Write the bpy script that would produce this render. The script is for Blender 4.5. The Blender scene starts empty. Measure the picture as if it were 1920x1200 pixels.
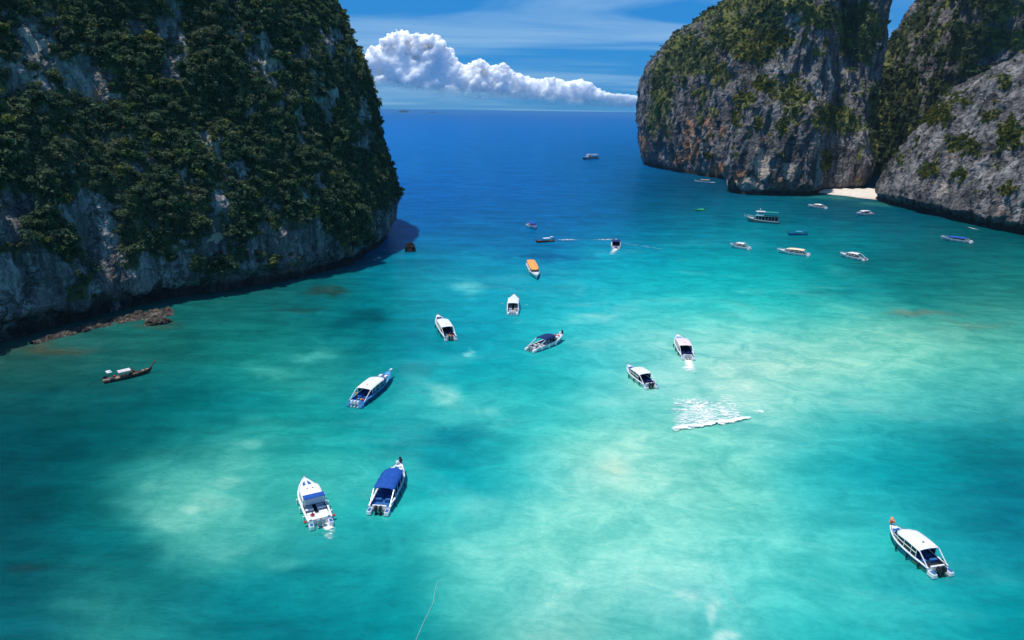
import bpy, bmesh, math, random
import numpy as np
from mathutils import Vector, Matrix

random.seed(7)
RNG = np.random.default_rng(11)
sc = bpy.context.scene
COL = sc.collection

# ------------------------------------------------------------------ camera
CAM_H, FPX, CX, CY = 50.0, 1280.0, 960.0, 600.0
PITCH = math.atan(394.0 / FPX)
ROLL = math.radians(0.8)
_f = np.array([0, math.cos(PITCH), -math.sin(PITCH)])
_r0 = np.array([1.0, 0, 0]); _u0 = np.array([0, math.sin(PITCH), math.cos(PITCH)])
_r = _r0 * math.cos(ROLL) + _u0 * math.sin(ROLL)
_u = _u0 * math.cos(ROLL) - _r0 * math.sin(ROLL)
cam = bpy.data.cameras.new("camera")
cam.sensor_width = 36.0
cam.lens = 36.0 * FPX / 1920.0
cam.clip_start = 0.5
cam.clip_end = 200000.0
camo = bpy.data.objects.new("camera", cam)
M3 = np.stack([_r, _u, -_f], axis=1)
camo.matrix_world = Matrix([list(M3[0]) + [0], list(M3[1]) + [0], list(M3[2]) + [CAM_H], [0, 0, 0, 1]])
COL.objects.link(camo)
sc.camera = camo

def ground(px, py, z=0.0):
    """The point of the real place at height z seen at a photo pixel."""
    d = _f * FPX + _r * (px - CX) + _u * (CY - py)
    t = (z - CAM_H) / d[2]
    return np.array([d[0] * t, d[1] * t, z])

def to_photo(P):
    """Photo coordinates of points, used once to read the layout of patches off the photograph."""
    P = np.asarray(P, float) - np.array([0, 0, CAM_H])
    w = np.maximum(P @ _f, 1e-3)
    return CX + FPX * (P @ _r) / w, CY - FPX * (P @ _u) / w, P @ _f

# ------------------------------------------------------------------ light
SUN_EL, SUN_DIR = math.radians(75.0), np.array([-0.95, -0.30])
SUN_DIR = SUN_DIR / np.linalg.norm(SUN_DIR)
world = bpy.data.worlds.new("World")
sc.world = world
world.use_nodes = True
sun = bpy.data.lights.new("sun", "SUN")
sun.energy = 4.4
sun.angle = math.radians(0.5)
sun.color = (1.0, 0.95, 0.87)
suno = bpy.data.objects.new("sun", sun)
COL.objects.link(suno)
sv = Vector((SUN_DIR[0] * math.cos(SUN_EL), SUN_DIR[1] * math.cos(SUN_EL), math.sin(SUN_EL)))
suno.rotation_euler = sv.to_track_quat('Z', 'Y').to_euler()
suno.location = (-300, -100, 500)

def build_world():
    nt = world.node_tree
    nt.nodes.clear()
    N, L = nt.nodes.new, nt.links.new
    out = N("ShaderNodeOutputWorld"); bg = N("ShaderNodeBackground")
    sky = N("ShaderNodeTexSky")
    sky.sky_type = 'NISHITA'
    sky.sun_disc = False
    sky.sun_elevation = SUN_EL
    sky.sun_rotation = math.atan2(SUN_DIR[0], SUN_DIR[1])
    sky.altitude = 0; sky.air_density = 1.0; sky.dust_density = 0.25; sky.ozone_density = 3.0
    bg.inputs['Strength'].default_value = 0.085
    tint = N("ShaderNodeMix"); tint.data_type = 'RGBA'; tint.blend_type = 'MULTIPLY'
    tint.inputs[0].default_value = 1.0
    # the bright rim of the sky is held back, as damp tropical air does over the sea
    den = N("ShaderNodeVectorMath"); den.operation = 'MULTIPLY_ADD'; den.inputs[1].default_value = (0.2,) * 3; den.inputs[2].default_value = (0.4,) * 3
    L(sky.outputs[0], den.inputs[0])
    held = N("ShaderNodeVectorMath"); held.operation = 'DIVIDE'
    L(sky.outputs[0], held.inputs[0]); L(den.outputs[0], held.inputs[1])
    L(held.outputs[0], tint.inputs[6]); tint.inputs[7].default_value = (0.10, 0.86, 2.1, 1)
    # thin high cloud, drawn on a plane far overhead
    tc = N("ShaderNodeTexCoord"); sep = N("ShaderNodeSeparateXYZ")
    L(tc.outputs['Generated'], sep.inputs[0])
    za = N("ShaderNodeMath"); za.operation = 'ADD'; za.inputs[1].default_value = 0.10
    zm = N("ShaderNodeMath"); zm.operation = 'MAXIMUM'; zm.inputs[1].default_value = 0.0
    L(sep.outputs[2], zm.inputs[0]); L(zm.outputs[0], za.inputs[0])
    dx = N("ShaderNodeMath"); dx.operation = 'DIVIDE'; dy = N("ShaderNodeMath"); dy.operation = 'DIVIDE'
    L(sep.outputs[0], dx.inputs[0]); L(za.outputs[0], dx.inputs[1])
    L(sep.outputs[1], dy.inputs[0]); L(za.outputs[0], dy.inputs[1])
    comb = N("ShaderNodeCombineXYZ"); L(dx.outputs[0], comb.inputs[0]); L(dy.outputs[0], comb.inputs[1])
    mp = N("ShaderNodeMapping"); mp.inputs['Rotation'].default_value = (0, 0, math.radians(-112))
    mp.inputs['Scale'].default_value = (0.26, 1.05, 1); mp.inputs['Location'].default_value = (1.3, 4.2, 0)
    L(comb.outputs[0], mp.inputs[0])
    n1 = N("ShaderNodeTexNoise"); n1.inputs['Scale'].default_value = 1.0; n1.inputs['Detail'].default_value = 8
    n1.inputs['Roughness'].default_value = 0.58; n1.inputs['Distortion'].default_value = 0.6
    L(mp.outputs[0], n1.inputs['Vector'])
    cr = N("ShaderNodeValToRGB"); cr.color_ramp.elements[0].position = 0.42; cr.color_ramp.elements[1].position = 0.78
    L(n1.outputs[0], cr.inputs[0])
    amt = N("ShaderNodeMath"); amt.operation = 'MULTIPLY'; amt.inputs[1].default_value = 0.62
    L(cr.outputs[0], amt.inputs[0])
    cm = N("ShaderNodeMix"); cm.data_type = 'RGBA'
    L(amt.outputs[0], cm.inputs[0]); L(tint.outputs[2], cm.inputs[6])
    cm.inputs[7].default_value = (6.6, 9.4, 11.5, 1)
    L(cm.outputs[2], bg.inputs[0]); L(bg.outputs[0], out.inputs[0])
build_world()

sc.view_settings.view_transform = 'Standard'
sc.view_settings.look = 'None'
sc.view_settings.exposure = 0.0
sc.view_settings.gamma = 1.0
sc.view_settings.use_curve_mapping = False
sc.render.engine = 'CYCLES'
sc.cycles.use_denoising = True
sc.cycles.max_bounces = 5
sc.cycles.diffuse_bounces = 4
sc.cycles.glossy_bounces = 2
sc.cycles.transmission_bounces = 3
sc.cycles.transparent_max_bounces = 8
sc.cycles.caustics_reflective = False
sc.cycles.caustics_refractive = False

# ------------------------------------------------------------------ noise
_perm = np.random.default_rng(3).permutation(256).astype(np.int64)
_perm = np.concatenate([_perm, _perm, _perm])
_gr = np.array([[1,1,0],[-1,1,0],[1,-1,0],[-1,-1,0],[1,0,1],[-1,0,1],[1,0,-1],[-1,0,-1],
                [0,1,1],[0,-1,1],[0,1,-1],[0,-1,-1],[1,1,0],[-1,1,0],[0,-1,1],[0,-1,-1]], float)
def perlin(P):
    P = np.asarray(P, float)
    i = np.floor(P).astype(np.int64); fr = P - i; i &= 255
    w = fr * fr * fr * (fr * (fr * 6 - 15) + 10)
    res = np.zeros(len(P))
    for a in (0, 1):
        for b in (0, 1):
            for c in (0, 1):
                h = _perm[_perm[_perm[(i[:, 0] + a) & 255] + ((i[:, 1] + b) & 255)] + ((i[:, 2] + c) & 255)] & 15
                g = _gr[h]
                d = g[:, 0] * (fr[:, 0] - a) + g[:, 1] * (fr[:, 1] - b) + g[:, 2] * (fr[:, 2] - c)
                res += d * (w[:, 0] if a else 1 - w[:, 0]) * (w[:, 1] if b else 1 - w[:, 1]) * (w[:, 2] if c else 1 - w[:, 2])
    return res
def fbm(P, octv=4, gain=0.5, ridged=False):
    P = np.asarray(P, float); s = np.zeros(len(P)); a = 1.0; t = 0.0
    for k in range(octv):
        n = perlin(P * 2.03 ** k + 17.3 * k)
        if ridged: n = 1 - 2 * np.abs(n) * 1.4 - 0.2
        s += a * n; t += a; a *= gain
    return s / t
def smooth(x, a, b):
    t = np.clip((x - a) / (b - a), 0, 1)
    return t * t * (3 - 2 * t)
def lin(c):
    c = np.asarray(c, float) / 255.0
    return np.where(c <= 0.04045, c / 12.92, ((c + 0.055) / 1.055) ** 2.4)

# ------------------------------------------------------------------ object helpers
def tag(o, label=None, cat=None, group=None, kind=None):
    if label: o['label'] = label
    if cat: o['category'] = cat
    if group: o['group'] = group
    if kind: o['kind'] = kind
    return o
def link(name, me, mat=None, parent=None):
    o = bpy.data.objects.new(name, me)
    COL.objects.link(o)
    if mat is not None and me is not None and hasattr(me, 'materials') and len(me.materials) == 0:
        me.materials.append(mat)
    if parent is not None: o.parent = parent
    return o
def mesh_np(name, V, Fq, smooth_shade=False):
    V = np.asarray(V, np.float32); Fq = np.asarray(Fq, np.int32)
    me = bpy.data.meshes.new(name)
    n = Fq.shape[1]
    me.vertices.add(len(V)); me.vertices.foreach_set('co', V.ravel())
    me.loops.add(Fq.size); me.loops.foreach_set('vertex_index', Fq.ravel())
    me.polygons.add(len(Fq))
    me.polygons.foreach_set('loop_start', np.arange(0, Fq.size, n, dtype=np.int32))
    me.update(calc_edges=True)
    me.polygons.foreach_set('use_smooth', np.full(len(Fq), smooth_shade, dtype=bool))
    me.validate()
    return me
def grid_faces(nu, nv):
    i = np.arange(nu - 1)[:, None] * nv + np.arange(nv - 1)[None, :]
    return np.stack([i, i + nv, i + nv + 1, i + 1], axis=-1).reshape(-1, 4)
def attr_f(me, name, vals):
    a = me.attributes.new(name, 'FLOAT', 'POINT'); a.data.foreach_set('value', np.asarray(vals, np.float32))
def attr_c(me, name, rgb):
    a = me.attributes.new(name, 'FLOAT_COLOR', 'POINT')
    c = np.ones((len(rgb), 4), np.float32); c[:, :3] = rgb
    a.data.foreach_set('color', c.ravel())

# ------------------------------------------------------------------ material helpers
def new_mat(name):
    m = bpy.data.materials.new(name); m.use_nodes = True
    nt = m.node_tree; nt.nodes.clear()
    return m, nt, nt.nodes.new, nt.links.new
def plain(name, col, rough=0.4, spec=0.5, metal=0.0, var=0.06, scale=3.0, bump=0.0):
    """Paint, plastic or cloth: one colour with slight wear in tone and gloss."""
    m, nt, N, L = new_mat(name)
    out = N("ShaderNodeOutputMaterial"); b = N("ShaderNodeBsdfPrincipled")
    tc = N("ShaderNodeTexCoord"); n = N("ShaderNodeTexNoise")
    n.inputs['Scale'].default_value = scale; n.inputs['Detail'].default_value = 5
    L(tc.outputs['Object'], n.inputs['Vector'])
    mr = N("ShaderNodeMapRange"); mr.inputs[1].default_value = 0.3; mr.inputs[2].default_value = 0.7
    mr.inputs[3].default_value = 1 - var * 2; mr.inputs[4].default_value = 1 + var
    L(n.outputs[0], mr.inputs[0])
    mx = N("ShaderNodeMix"); mx.data_type = 'RGBA'; mx.blend_type = 'MULTIPLY'; mx.inputs[0].default_value = 1
    mx.inputs[6].default_value = (*col, 1); L(mr.outputs[0], mx.inputs[7])
    L(mx.outputs[2], b.inputs['Base Color'])
    b.inputs['Roughness'].default_value = rough; b.inputs['Metallic'].default_value = metal
    b.inputs['Specular IOR Level'].default_value = spec
    if bump:
        bp = N("ShaderNodeBump"); bp.inputs['Strength'].default_value = bump; bp.inputs['Distance'].default_value = 0.1
        L(n.outputs[0], bp.inputs['Height']); L(bp.outputs[0], b.inputs['Normal'])
    L(b.outputs[0], out.inputs[0])
    return m
def noise_node(N, L, vec, scale, detail=6, rough=0.55, dist=0.0):
    n = N("ShaderNodeTexNoise"); n.inputs['Scale'].default_value = scale; n.inputs['Detail'].default_value = detail
    n.inputs['Roughness'].default_value = rough; n.inputs['Distortion'].default_value = dist
    L(vec, n.inputs['Vector']); return n.outputs[0]
def rng_node(N, L, src, a, b, c=0.0, d=1.0):
    r = N("ShaderNodeMapRange"); r.interpolation_type = 'SMOOTHSTEP'
    for k, v in zip((1, 2, 3, 4), (a, b, c, d)): r.inputs[k].default_value = v
    L(src, r.inputs[0]); return r.outputs[0]
def mix_node(N, L, fac, a, b, mode='MIX'):
    m = N("ShaderNodeMix"); m.data_type = 'RGBA'; m.blend_type = mode
    for k, v in ((0, fac), (6, a), (7, b)):
        if isinstance(v, (float, int)): m.inputs[k].default_value = v if k == 0 else (v, v, v, 1)
        elif isinstance(v, tuple): m.inputs[k].default_value = (*v, 1)
        else: L(v, m.inputs[k])
    return m.outputs[2]
def math_node(N, L, op, a, b):
    m = N("ShaderNodeMath"); m.operation = op
    for k, v in ((0, a), (1, b)):
        if isinstance(v, (float, int)): m.inputs[k].default_value = v
        else: L(v, m.inputs[k])
    return m.outputs[0]

def rock_material(name, dark, light, pale, scale=1.0, moss_a=(0.066, 0.094, 0.044), moss_b=(0.10, 0.118, 0.045)):
    m, nt, N, L = new_mat(name)
    out = N("ShaderNodeOutputMaterial"); b = N("ShaderNodeBsdfPrincipled")
    b.inputs['Roughness'].default_value = 0.92; b.inputs['Specular IOR Level'].default_value = 0.15
    geo = N("ShaderNodeNewGeometry"); pos = geo.outputs['Position']
    st = N("ShaderNodeMapping"); st.inputs['Scale'].default_value = (1, 1, 0.16); L(pos, st.inputs[0])
    big = noise_node(N, L, pos, 0.06 * scale, 6, 0.6, 0.5)
    streak = noise_node(N, L, st.outputs[0], 0.42 * scale, 8, 0.68, 0.4)
    fine = noise_node(N, L, pos, 0.9 * scale, 9, 0.72, 0.2)
    base = mix_node(N, L, rng_node(N, L, streak, 0.38, 0.64), dark, light)
    base = mix_node(N, L, rng_node(N, L, fine, 0.52, 0.72, 0, 0.75), base, pale)
    base = mix_node(N, L, rng_node(N, L, big, 0.46, 0.64, 0, 0.75), base, dark)
    wm = N("ShaderNodeMapping"); wm.inputs['Scale'].default_value = (1, 1, 0.07); L(pos, wm.inputs[0])
    wash = noise_node(N, L, wm.outputs[0], 0.15 * scale, 6, 0.6, 0.5)
    base = mix_node(N, L, rng_node(N, L, wash, 0.52, 0.62, 0, 0.6), base, tuple(0.7 * c for c in dark))
    base = mix_node(N, L, rng_node(N, L, wash, 0.46, 0.36, 0, 0.45), base, pale)
    # darker cracks along warped, stretched cell edges
    cell = N("ShaderNodeMapping"); cell.inputs['Scale'].default_value = (1, 1, 0.3); L(pos, cell.inputs[0])
    vo = N("ShaderNodeTexVoronoi"); vo.feature = 'DISTANCE_TO_EDGE'; vo.inputs['Scale'].default_value = 0.36 * scale
    wv = N("ShaderNodeVectorMath"); wv.operation = 'MULTIPLY_ADD'
    nz = N("ShaderNodeTexNoise"); nz.inputs['Scale'].default_value = 0.5 * scale; nz.inputs['Detail'].default_value = 4; L(pos, nz.inputs['Vector'])
    L(nz.outputs[1], wv.inputs[0]); wv.inputs[1].default_value = (3.5 / scale,) * 3; L(cell.outputs[0], wv.inputs[2]); L(wv.outputs[0], vo.inputs['Vector'])
    crack = rng_node(N, L, vo.outputs['Distance'], 0.0, 0.07, 1, 0)
    base = mix_node(N, L, math_node(N, L, 'MULTIPLY', crack, 0.38), base, tuple(0.45 * c for c in dark))
    # long joints splitting the face into blocks
    jm = N("ShaderNodeMapping"); jm.inputs['Scale'].default_value = (1, 1, 0.45); L(pos, jm.inputs[0])
    jv = N("ShaderNodeTexVoronoi"); jv.feature = 'DISTANCE_TO_EDGE'; jv.inputs['Scale'].default_value = 0.075 * scale
    jw = N("ShaderNodeVectorMath"); jw.operation = 'MULTIPLY_ADD'; L(nz.outputs[1], jw.inputs[0]); jw.inputs[1].default_value = (7.0 / scale,) * 3
    L(jm.outputs[0], jw.inputs[2]); L(jw.outputs[0], jv.inputs['Vector'])
    joint = rng_node(N, L, jv.outputs['Distance'], 0.0, 0.045, 1, 0)
    base = mix_node(N, L, math_node(N, L, 'MULTIPLY', joint, 0.7), base, tuple(0.35 * c for c in dark))
    a1 = N("ShaderNodeAttribute"); a1.attribute_name = 'stain'
    so = math_node(N, L, 'ADD', a1.outputs['Fac'], math_node(N, L, 'MULTIPLY', math_node(N, L, 'SUBTRACT', streak, 0.5), 1.6))
    ochre = mix_node(N, L, fine, (0.30, 0.115, 0.055), (0.46, 0.25, 0.14))
    base = mix_node(N, L, rng_node(N, L, so, 0.35, 0.85, 0, 0.85), base, ochre)
    a2 = N("ShaderNodeAttribute"); a2.attribute_name = 'pale'
    po = math_node(N, L, 'ADD', a2.outputs['Fac'], math_node(N, L, 'MULTIPLY', math_node(N, L, 'SUBTRACT', fine, 0.5), 1.5))
    base = mix_node(N, L, rng_node(N, L, po, 0.3, 0.8, 0, 0.85), base, (0.50, 0.41, 0.33))
    a3 = N("ShaderNodeAttribute"); a3.attribute_name = 'veg'
    vo2 = math_node(N, L, 'ADD', a3.outputs['Fac'], math_node(N, L, 'MULTIPLY', math_node(N, L, 'SUBTRACT', fine, 0.5), 1.4))
    moss = mix_node(N, L, rng_node(N, L, big, 0.4, 0.6), moss_a, moss_b)
    base = mix_node(N, L, rng_node(N, L, vo2, 0.38, 0.62, 0, 0.9), base, moss)
    a4 = N("ShaderNodeAttribute"); a4.attribute_name = 'wet'
    base = mix_node(N, L, math_node(N, L, 'MULTIPLY', a4.outputs['Fac'], 0.85), base, (0.018, 0.016, 0.014))
    L(base, b.inputs['Base Color'])
    h = math_node(N, L, 'ADD', math_node(N, L, 'MULTIPLY', fine, 1.1), math_node(N, L, 'MULTIPLY', streak, 2.6))
    h = math_node(N, L, 'SUBTRACT', h, math_node(N, L, 'MULTIPLY', joint, 1.2))
    h = math_node(N, L, 'SUBTRACT', h, math_node(N, L, 'MULTIPLY', crack, 0.7))
    bp = N("ShaderNodeBump"); bp.inputs['Strength'].default_value = 0.8; bp.inputs['Distance'].default_value = 0.55
    L(h, bp.inputs['Height']); L(bp.outputs[0], b.inputs['Normal'])
    L(b.outputs[0], out.inputs[0])
    return m

def leaf_material(name, ramp, transl=0.42):
    m, nt, N, L = new_mat(name)
    out = N("ShaderNodeOutputMaterial")
    oi = N("ShaderNodeObjectInfo"); geo = N("ShaderNodeNewGeometry")
    cr = N("ShaderNodeValToRGB"); els = cr.color_ramp.elements
    while len(els) < len(ramp): els.new(0.5)
    for e, (p, c) in zip(els, ramp): e.position = p; e.color = (*c, 1)
    L(oi.outputs['Random'], cr.inputs[0])
    v = rng_node(N, L, geo.outputs['Random Per Island'], 0, 1, 0.55, 1.5)
    c = mix_node(N, L, 1.0, cr.outputs[0], v, 'MULTIPLY')
    d = N("ShaderNodeBsdfDiffuse"); t = N("ShaderNodeBsdfTranslucent"); ms = N("ShaderNodeMixShader")
    ms.inputs[0].default_value = transl
    L(c, d.inputs[0]); L(c, t.inputs[0]); L(d.outputs[0], ms.inputs[1]); L(t.outputs[0], ms.inputs[2])
    L(ms.outputs[0], out.inputs[0])
    return m
# ================================================================== WATER
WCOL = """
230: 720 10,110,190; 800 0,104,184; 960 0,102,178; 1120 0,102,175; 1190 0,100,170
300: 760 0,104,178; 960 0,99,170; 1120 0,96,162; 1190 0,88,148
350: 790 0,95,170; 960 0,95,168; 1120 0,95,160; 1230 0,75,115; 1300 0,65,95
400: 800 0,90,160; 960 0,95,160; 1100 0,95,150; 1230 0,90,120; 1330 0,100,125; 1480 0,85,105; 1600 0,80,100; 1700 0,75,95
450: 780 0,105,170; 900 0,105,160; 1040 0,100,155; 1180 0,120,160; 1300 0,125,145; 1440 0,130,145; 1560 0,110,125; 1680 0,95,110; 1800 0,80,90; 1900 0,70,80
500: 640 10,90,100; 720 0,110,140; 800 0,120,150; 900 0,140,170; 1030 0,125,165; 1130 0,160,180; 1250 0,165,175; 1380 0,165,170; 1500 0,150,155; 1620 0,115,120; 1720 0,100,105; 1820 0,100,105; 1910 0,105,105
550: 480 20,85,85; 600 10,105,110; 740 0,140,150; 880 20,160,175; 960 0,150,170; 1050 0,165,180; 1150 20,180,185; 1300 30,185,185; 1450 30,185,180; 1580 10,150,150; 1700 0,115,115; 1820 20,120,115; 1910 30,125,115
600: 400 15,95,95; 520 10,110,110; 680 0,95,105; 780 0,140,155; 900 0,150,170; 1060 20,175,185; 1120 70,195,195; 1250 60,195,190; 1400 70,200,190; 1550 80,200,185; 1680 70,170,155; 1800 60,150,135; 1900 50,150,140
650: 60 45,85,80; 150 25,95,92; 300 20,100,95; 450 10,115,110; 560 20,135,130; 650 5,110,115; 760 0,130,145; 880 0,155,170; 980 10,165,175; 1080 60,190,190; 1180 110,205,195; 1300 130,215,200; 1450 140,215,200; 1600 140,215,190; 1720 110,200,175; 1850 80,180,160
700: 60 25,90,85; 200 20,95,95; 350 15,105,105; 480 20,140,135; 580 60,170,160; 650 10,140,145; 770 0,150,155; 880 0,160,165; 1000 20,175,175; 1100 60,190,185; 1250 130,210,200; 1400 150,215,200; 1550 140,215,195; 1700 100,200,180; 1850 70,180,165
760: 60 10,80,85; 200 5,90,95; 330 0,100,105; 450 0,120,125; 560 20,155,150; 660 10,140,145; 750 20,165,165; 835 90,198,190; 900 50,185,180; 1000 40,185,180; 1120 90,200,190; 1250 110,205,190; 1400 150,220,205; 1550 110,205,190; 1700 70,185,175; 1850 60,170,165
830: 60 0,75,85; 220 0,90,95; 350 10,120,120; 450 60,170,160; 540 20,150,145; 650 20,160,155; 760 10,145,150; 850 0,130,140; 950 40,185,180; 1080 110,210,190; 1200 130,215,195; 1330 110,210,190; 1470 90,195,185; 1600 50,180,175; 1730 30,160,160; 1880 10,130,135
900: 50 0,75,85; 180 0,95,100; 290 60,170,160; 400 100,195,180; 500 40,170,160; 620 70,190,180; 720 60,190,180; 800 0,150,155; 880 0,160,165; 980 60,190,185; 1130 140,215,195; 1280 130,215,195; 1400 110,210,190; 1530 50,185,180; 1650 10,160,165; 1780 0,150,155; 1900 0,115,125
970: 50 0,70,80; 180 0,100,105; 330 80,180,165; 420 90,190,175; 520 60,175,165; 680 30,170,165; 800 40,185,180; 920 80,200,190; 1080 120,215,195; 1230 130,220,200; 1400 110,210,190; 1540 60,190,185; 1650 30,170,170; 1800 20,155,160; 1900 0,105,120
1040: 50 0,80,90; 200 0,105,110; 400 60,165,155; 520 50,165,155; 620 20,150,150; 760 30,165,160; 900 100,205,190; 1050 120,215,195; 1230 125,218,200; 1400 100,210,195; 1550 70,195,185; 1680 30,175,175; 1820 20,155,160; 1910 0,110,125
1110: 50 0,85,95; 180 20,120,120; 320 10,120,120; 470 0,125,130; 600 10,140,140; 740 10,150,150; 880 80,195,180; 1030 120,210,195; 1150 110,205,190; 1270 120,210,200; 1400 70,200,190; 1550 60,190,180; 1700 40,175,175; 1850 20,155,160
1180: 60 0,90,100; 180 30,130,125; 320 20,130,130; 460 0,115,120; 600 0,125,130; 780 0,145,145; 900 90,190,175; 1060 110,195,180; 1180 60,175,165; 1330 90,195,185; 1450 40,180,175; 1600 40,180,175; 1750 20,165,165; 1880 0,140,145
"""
# shoals, sand plumes, reef, dark patches and a painted glint on the far sea: photo x, y, half width, half height, colour, strength
WSPOTS = [(1270, 1104, 26, 12, (150, 218, 208), .95), (1316, 1140, 11, 24, (150, 218, 208), .95), (1345, 1178, 32, 11, (160, 222, 212), 1.0), (1310, 1125, 10, 16, (150, 218, 208), .8),
          (1140, 880, 34, 26, (165, 215, 188), .55), (885, 540, 36, 16, (95, 195, 200), .7), (830, 738, 34, 22, (120, 206, 195), .7),
          (1120, 596, 45, 9, (130, 212, 205), .6), (680, 602, 55, 16, (0, 78, 90), .7), (860, 815, 48, 22, (0, 128, 140), .6),
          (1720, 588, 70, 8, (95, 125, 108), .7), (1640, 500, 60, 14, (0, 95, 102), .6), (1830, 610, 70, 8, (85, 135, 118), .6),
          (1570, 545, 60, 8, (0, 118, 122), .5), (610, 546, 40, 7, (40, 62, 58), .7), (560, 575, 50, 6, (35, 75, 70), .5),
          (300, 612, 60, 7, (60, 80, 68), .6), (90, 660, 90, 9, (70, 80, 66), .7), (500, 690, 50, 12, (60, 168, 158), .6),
          (450, 870, 60, 24, (90, 190, 176), .6), (395, 940, 45, 20, (125, 202, 184), .6), (240, 930, 50, 18, (50, 150, 145), .5),
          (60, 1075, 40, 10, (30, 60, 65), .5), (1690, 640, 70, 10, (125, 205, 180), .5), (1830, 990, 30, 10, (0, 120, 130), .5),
          (880, 662, 14, 5, (130, 210, 212), .7), (1500, 690, 80, 14, (160, 220, 200), .5), (560, 1080, 60, 20, (0, 120, 125), .4),
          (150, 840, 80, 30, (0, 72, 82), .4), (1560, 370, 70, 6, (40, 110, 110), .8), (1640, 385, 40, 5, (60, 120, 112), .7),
          (770, 212, 70, 6, (60, 130, 195), .7), (330, 985, 50, 16, (110, 198, 182), .55), (430, 1035, 55, 13, (85, 180, 168), .5), (290, 905, 34, 13, (105, 190, 176), .5), (470, 835, 34, 12, (105, 195, 182), .55), (590, 665, 44, 10, (85, 188, 176), .5), (530, 1060, 40, 10, (80, 178, 166), .45), (690, 930, 40, 14, (110, 205, 192), .45), (355, 955, 22, 9, (140, 212, 194), .6), (430, 905, 30, 10, (135, 208, 190), .55), (150, 1150, 70, 18, (50, 150, 142), .5), (985, 600, 24, 7, (70, 185, 188), .45), (1100, 640, 50, 9, (125, 210, 202), .5), (910, 770, 30, 9, (110, 205, 196), .5), (1020, 480, 80, 7, (0, 85, 135), .6), (1150, 478, 30, 6, (20, 165, 190), .6)]

def water_colour(P):
    """Water colour at plan points, in sRGB: sand, reef, depth and painted corner darkening."""
    px, py, dep = to_photo(np.column_stack([P[:, 0], P[:, 1], np.zeros(len(P))]))
    wob = np.column_stack([P[:, 0] / 45, P[:, 1] / 75, np.zeros(len(P))])
    k = np.clip((py - 215) / 500, 0.02, 1.0)
    wx_, wy_ = fbm(wob, 6, .6) * 105 * k, fbm(wob + 31.7, 6, .6) * 66 * k
    fx_, fy_ = fbm(wob * 3.3 + 5, 5, .65) * k, fbm(wob * 3.3 + 9, 5, .65) * k
    sx0, sy0 = px + wx_ * .45 + fx_ * 60, py + wy_ * .45 + fy_ * 36
    px = px + wx_ + fx_ * 40
    py = py + wy_ + fy_ * 24
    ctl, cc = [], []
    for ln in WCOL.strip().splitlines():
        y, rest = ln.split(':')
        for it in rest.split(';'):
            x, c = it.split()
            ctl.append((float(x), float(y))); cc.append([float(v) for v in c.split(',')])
    ctl = np.array(ctl); cc = np.array(cc)  # values hold the view's darkened corners, painted in as if deeper water
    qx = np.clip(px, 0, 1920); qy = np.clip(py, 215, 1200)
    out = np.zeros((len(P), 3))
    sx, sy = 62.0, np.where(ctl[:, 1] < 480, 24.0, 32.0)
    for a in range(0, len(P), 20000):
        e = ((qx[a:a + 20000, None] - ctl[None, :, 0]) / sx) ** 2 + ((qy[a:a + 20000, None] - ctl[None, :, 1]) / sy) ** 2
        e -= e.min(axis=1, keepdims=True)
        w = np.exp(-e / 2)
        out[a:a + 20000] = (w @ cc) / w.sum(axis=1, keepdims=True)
    for x, y, hx, hy, c, s in WSPOTS:
        e = ((sx0 - x) / hx) ** 2 + ((sy0 - y) / hy) ** 2
        w = s * (1 - smooth(np.sqrt(e), 0.25, 1.35)) * (dep > 1)
        out = out * (1 - w[:, None]) + np.array(c)[None] * w[:, None]
    far = smooth(P[:, 1], 900, 6000) * (dep > 1)
    out = out * (1 - far[:, None]) + np.array([0, 98, 174])[None] * far[:, None]
    return out

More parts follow.
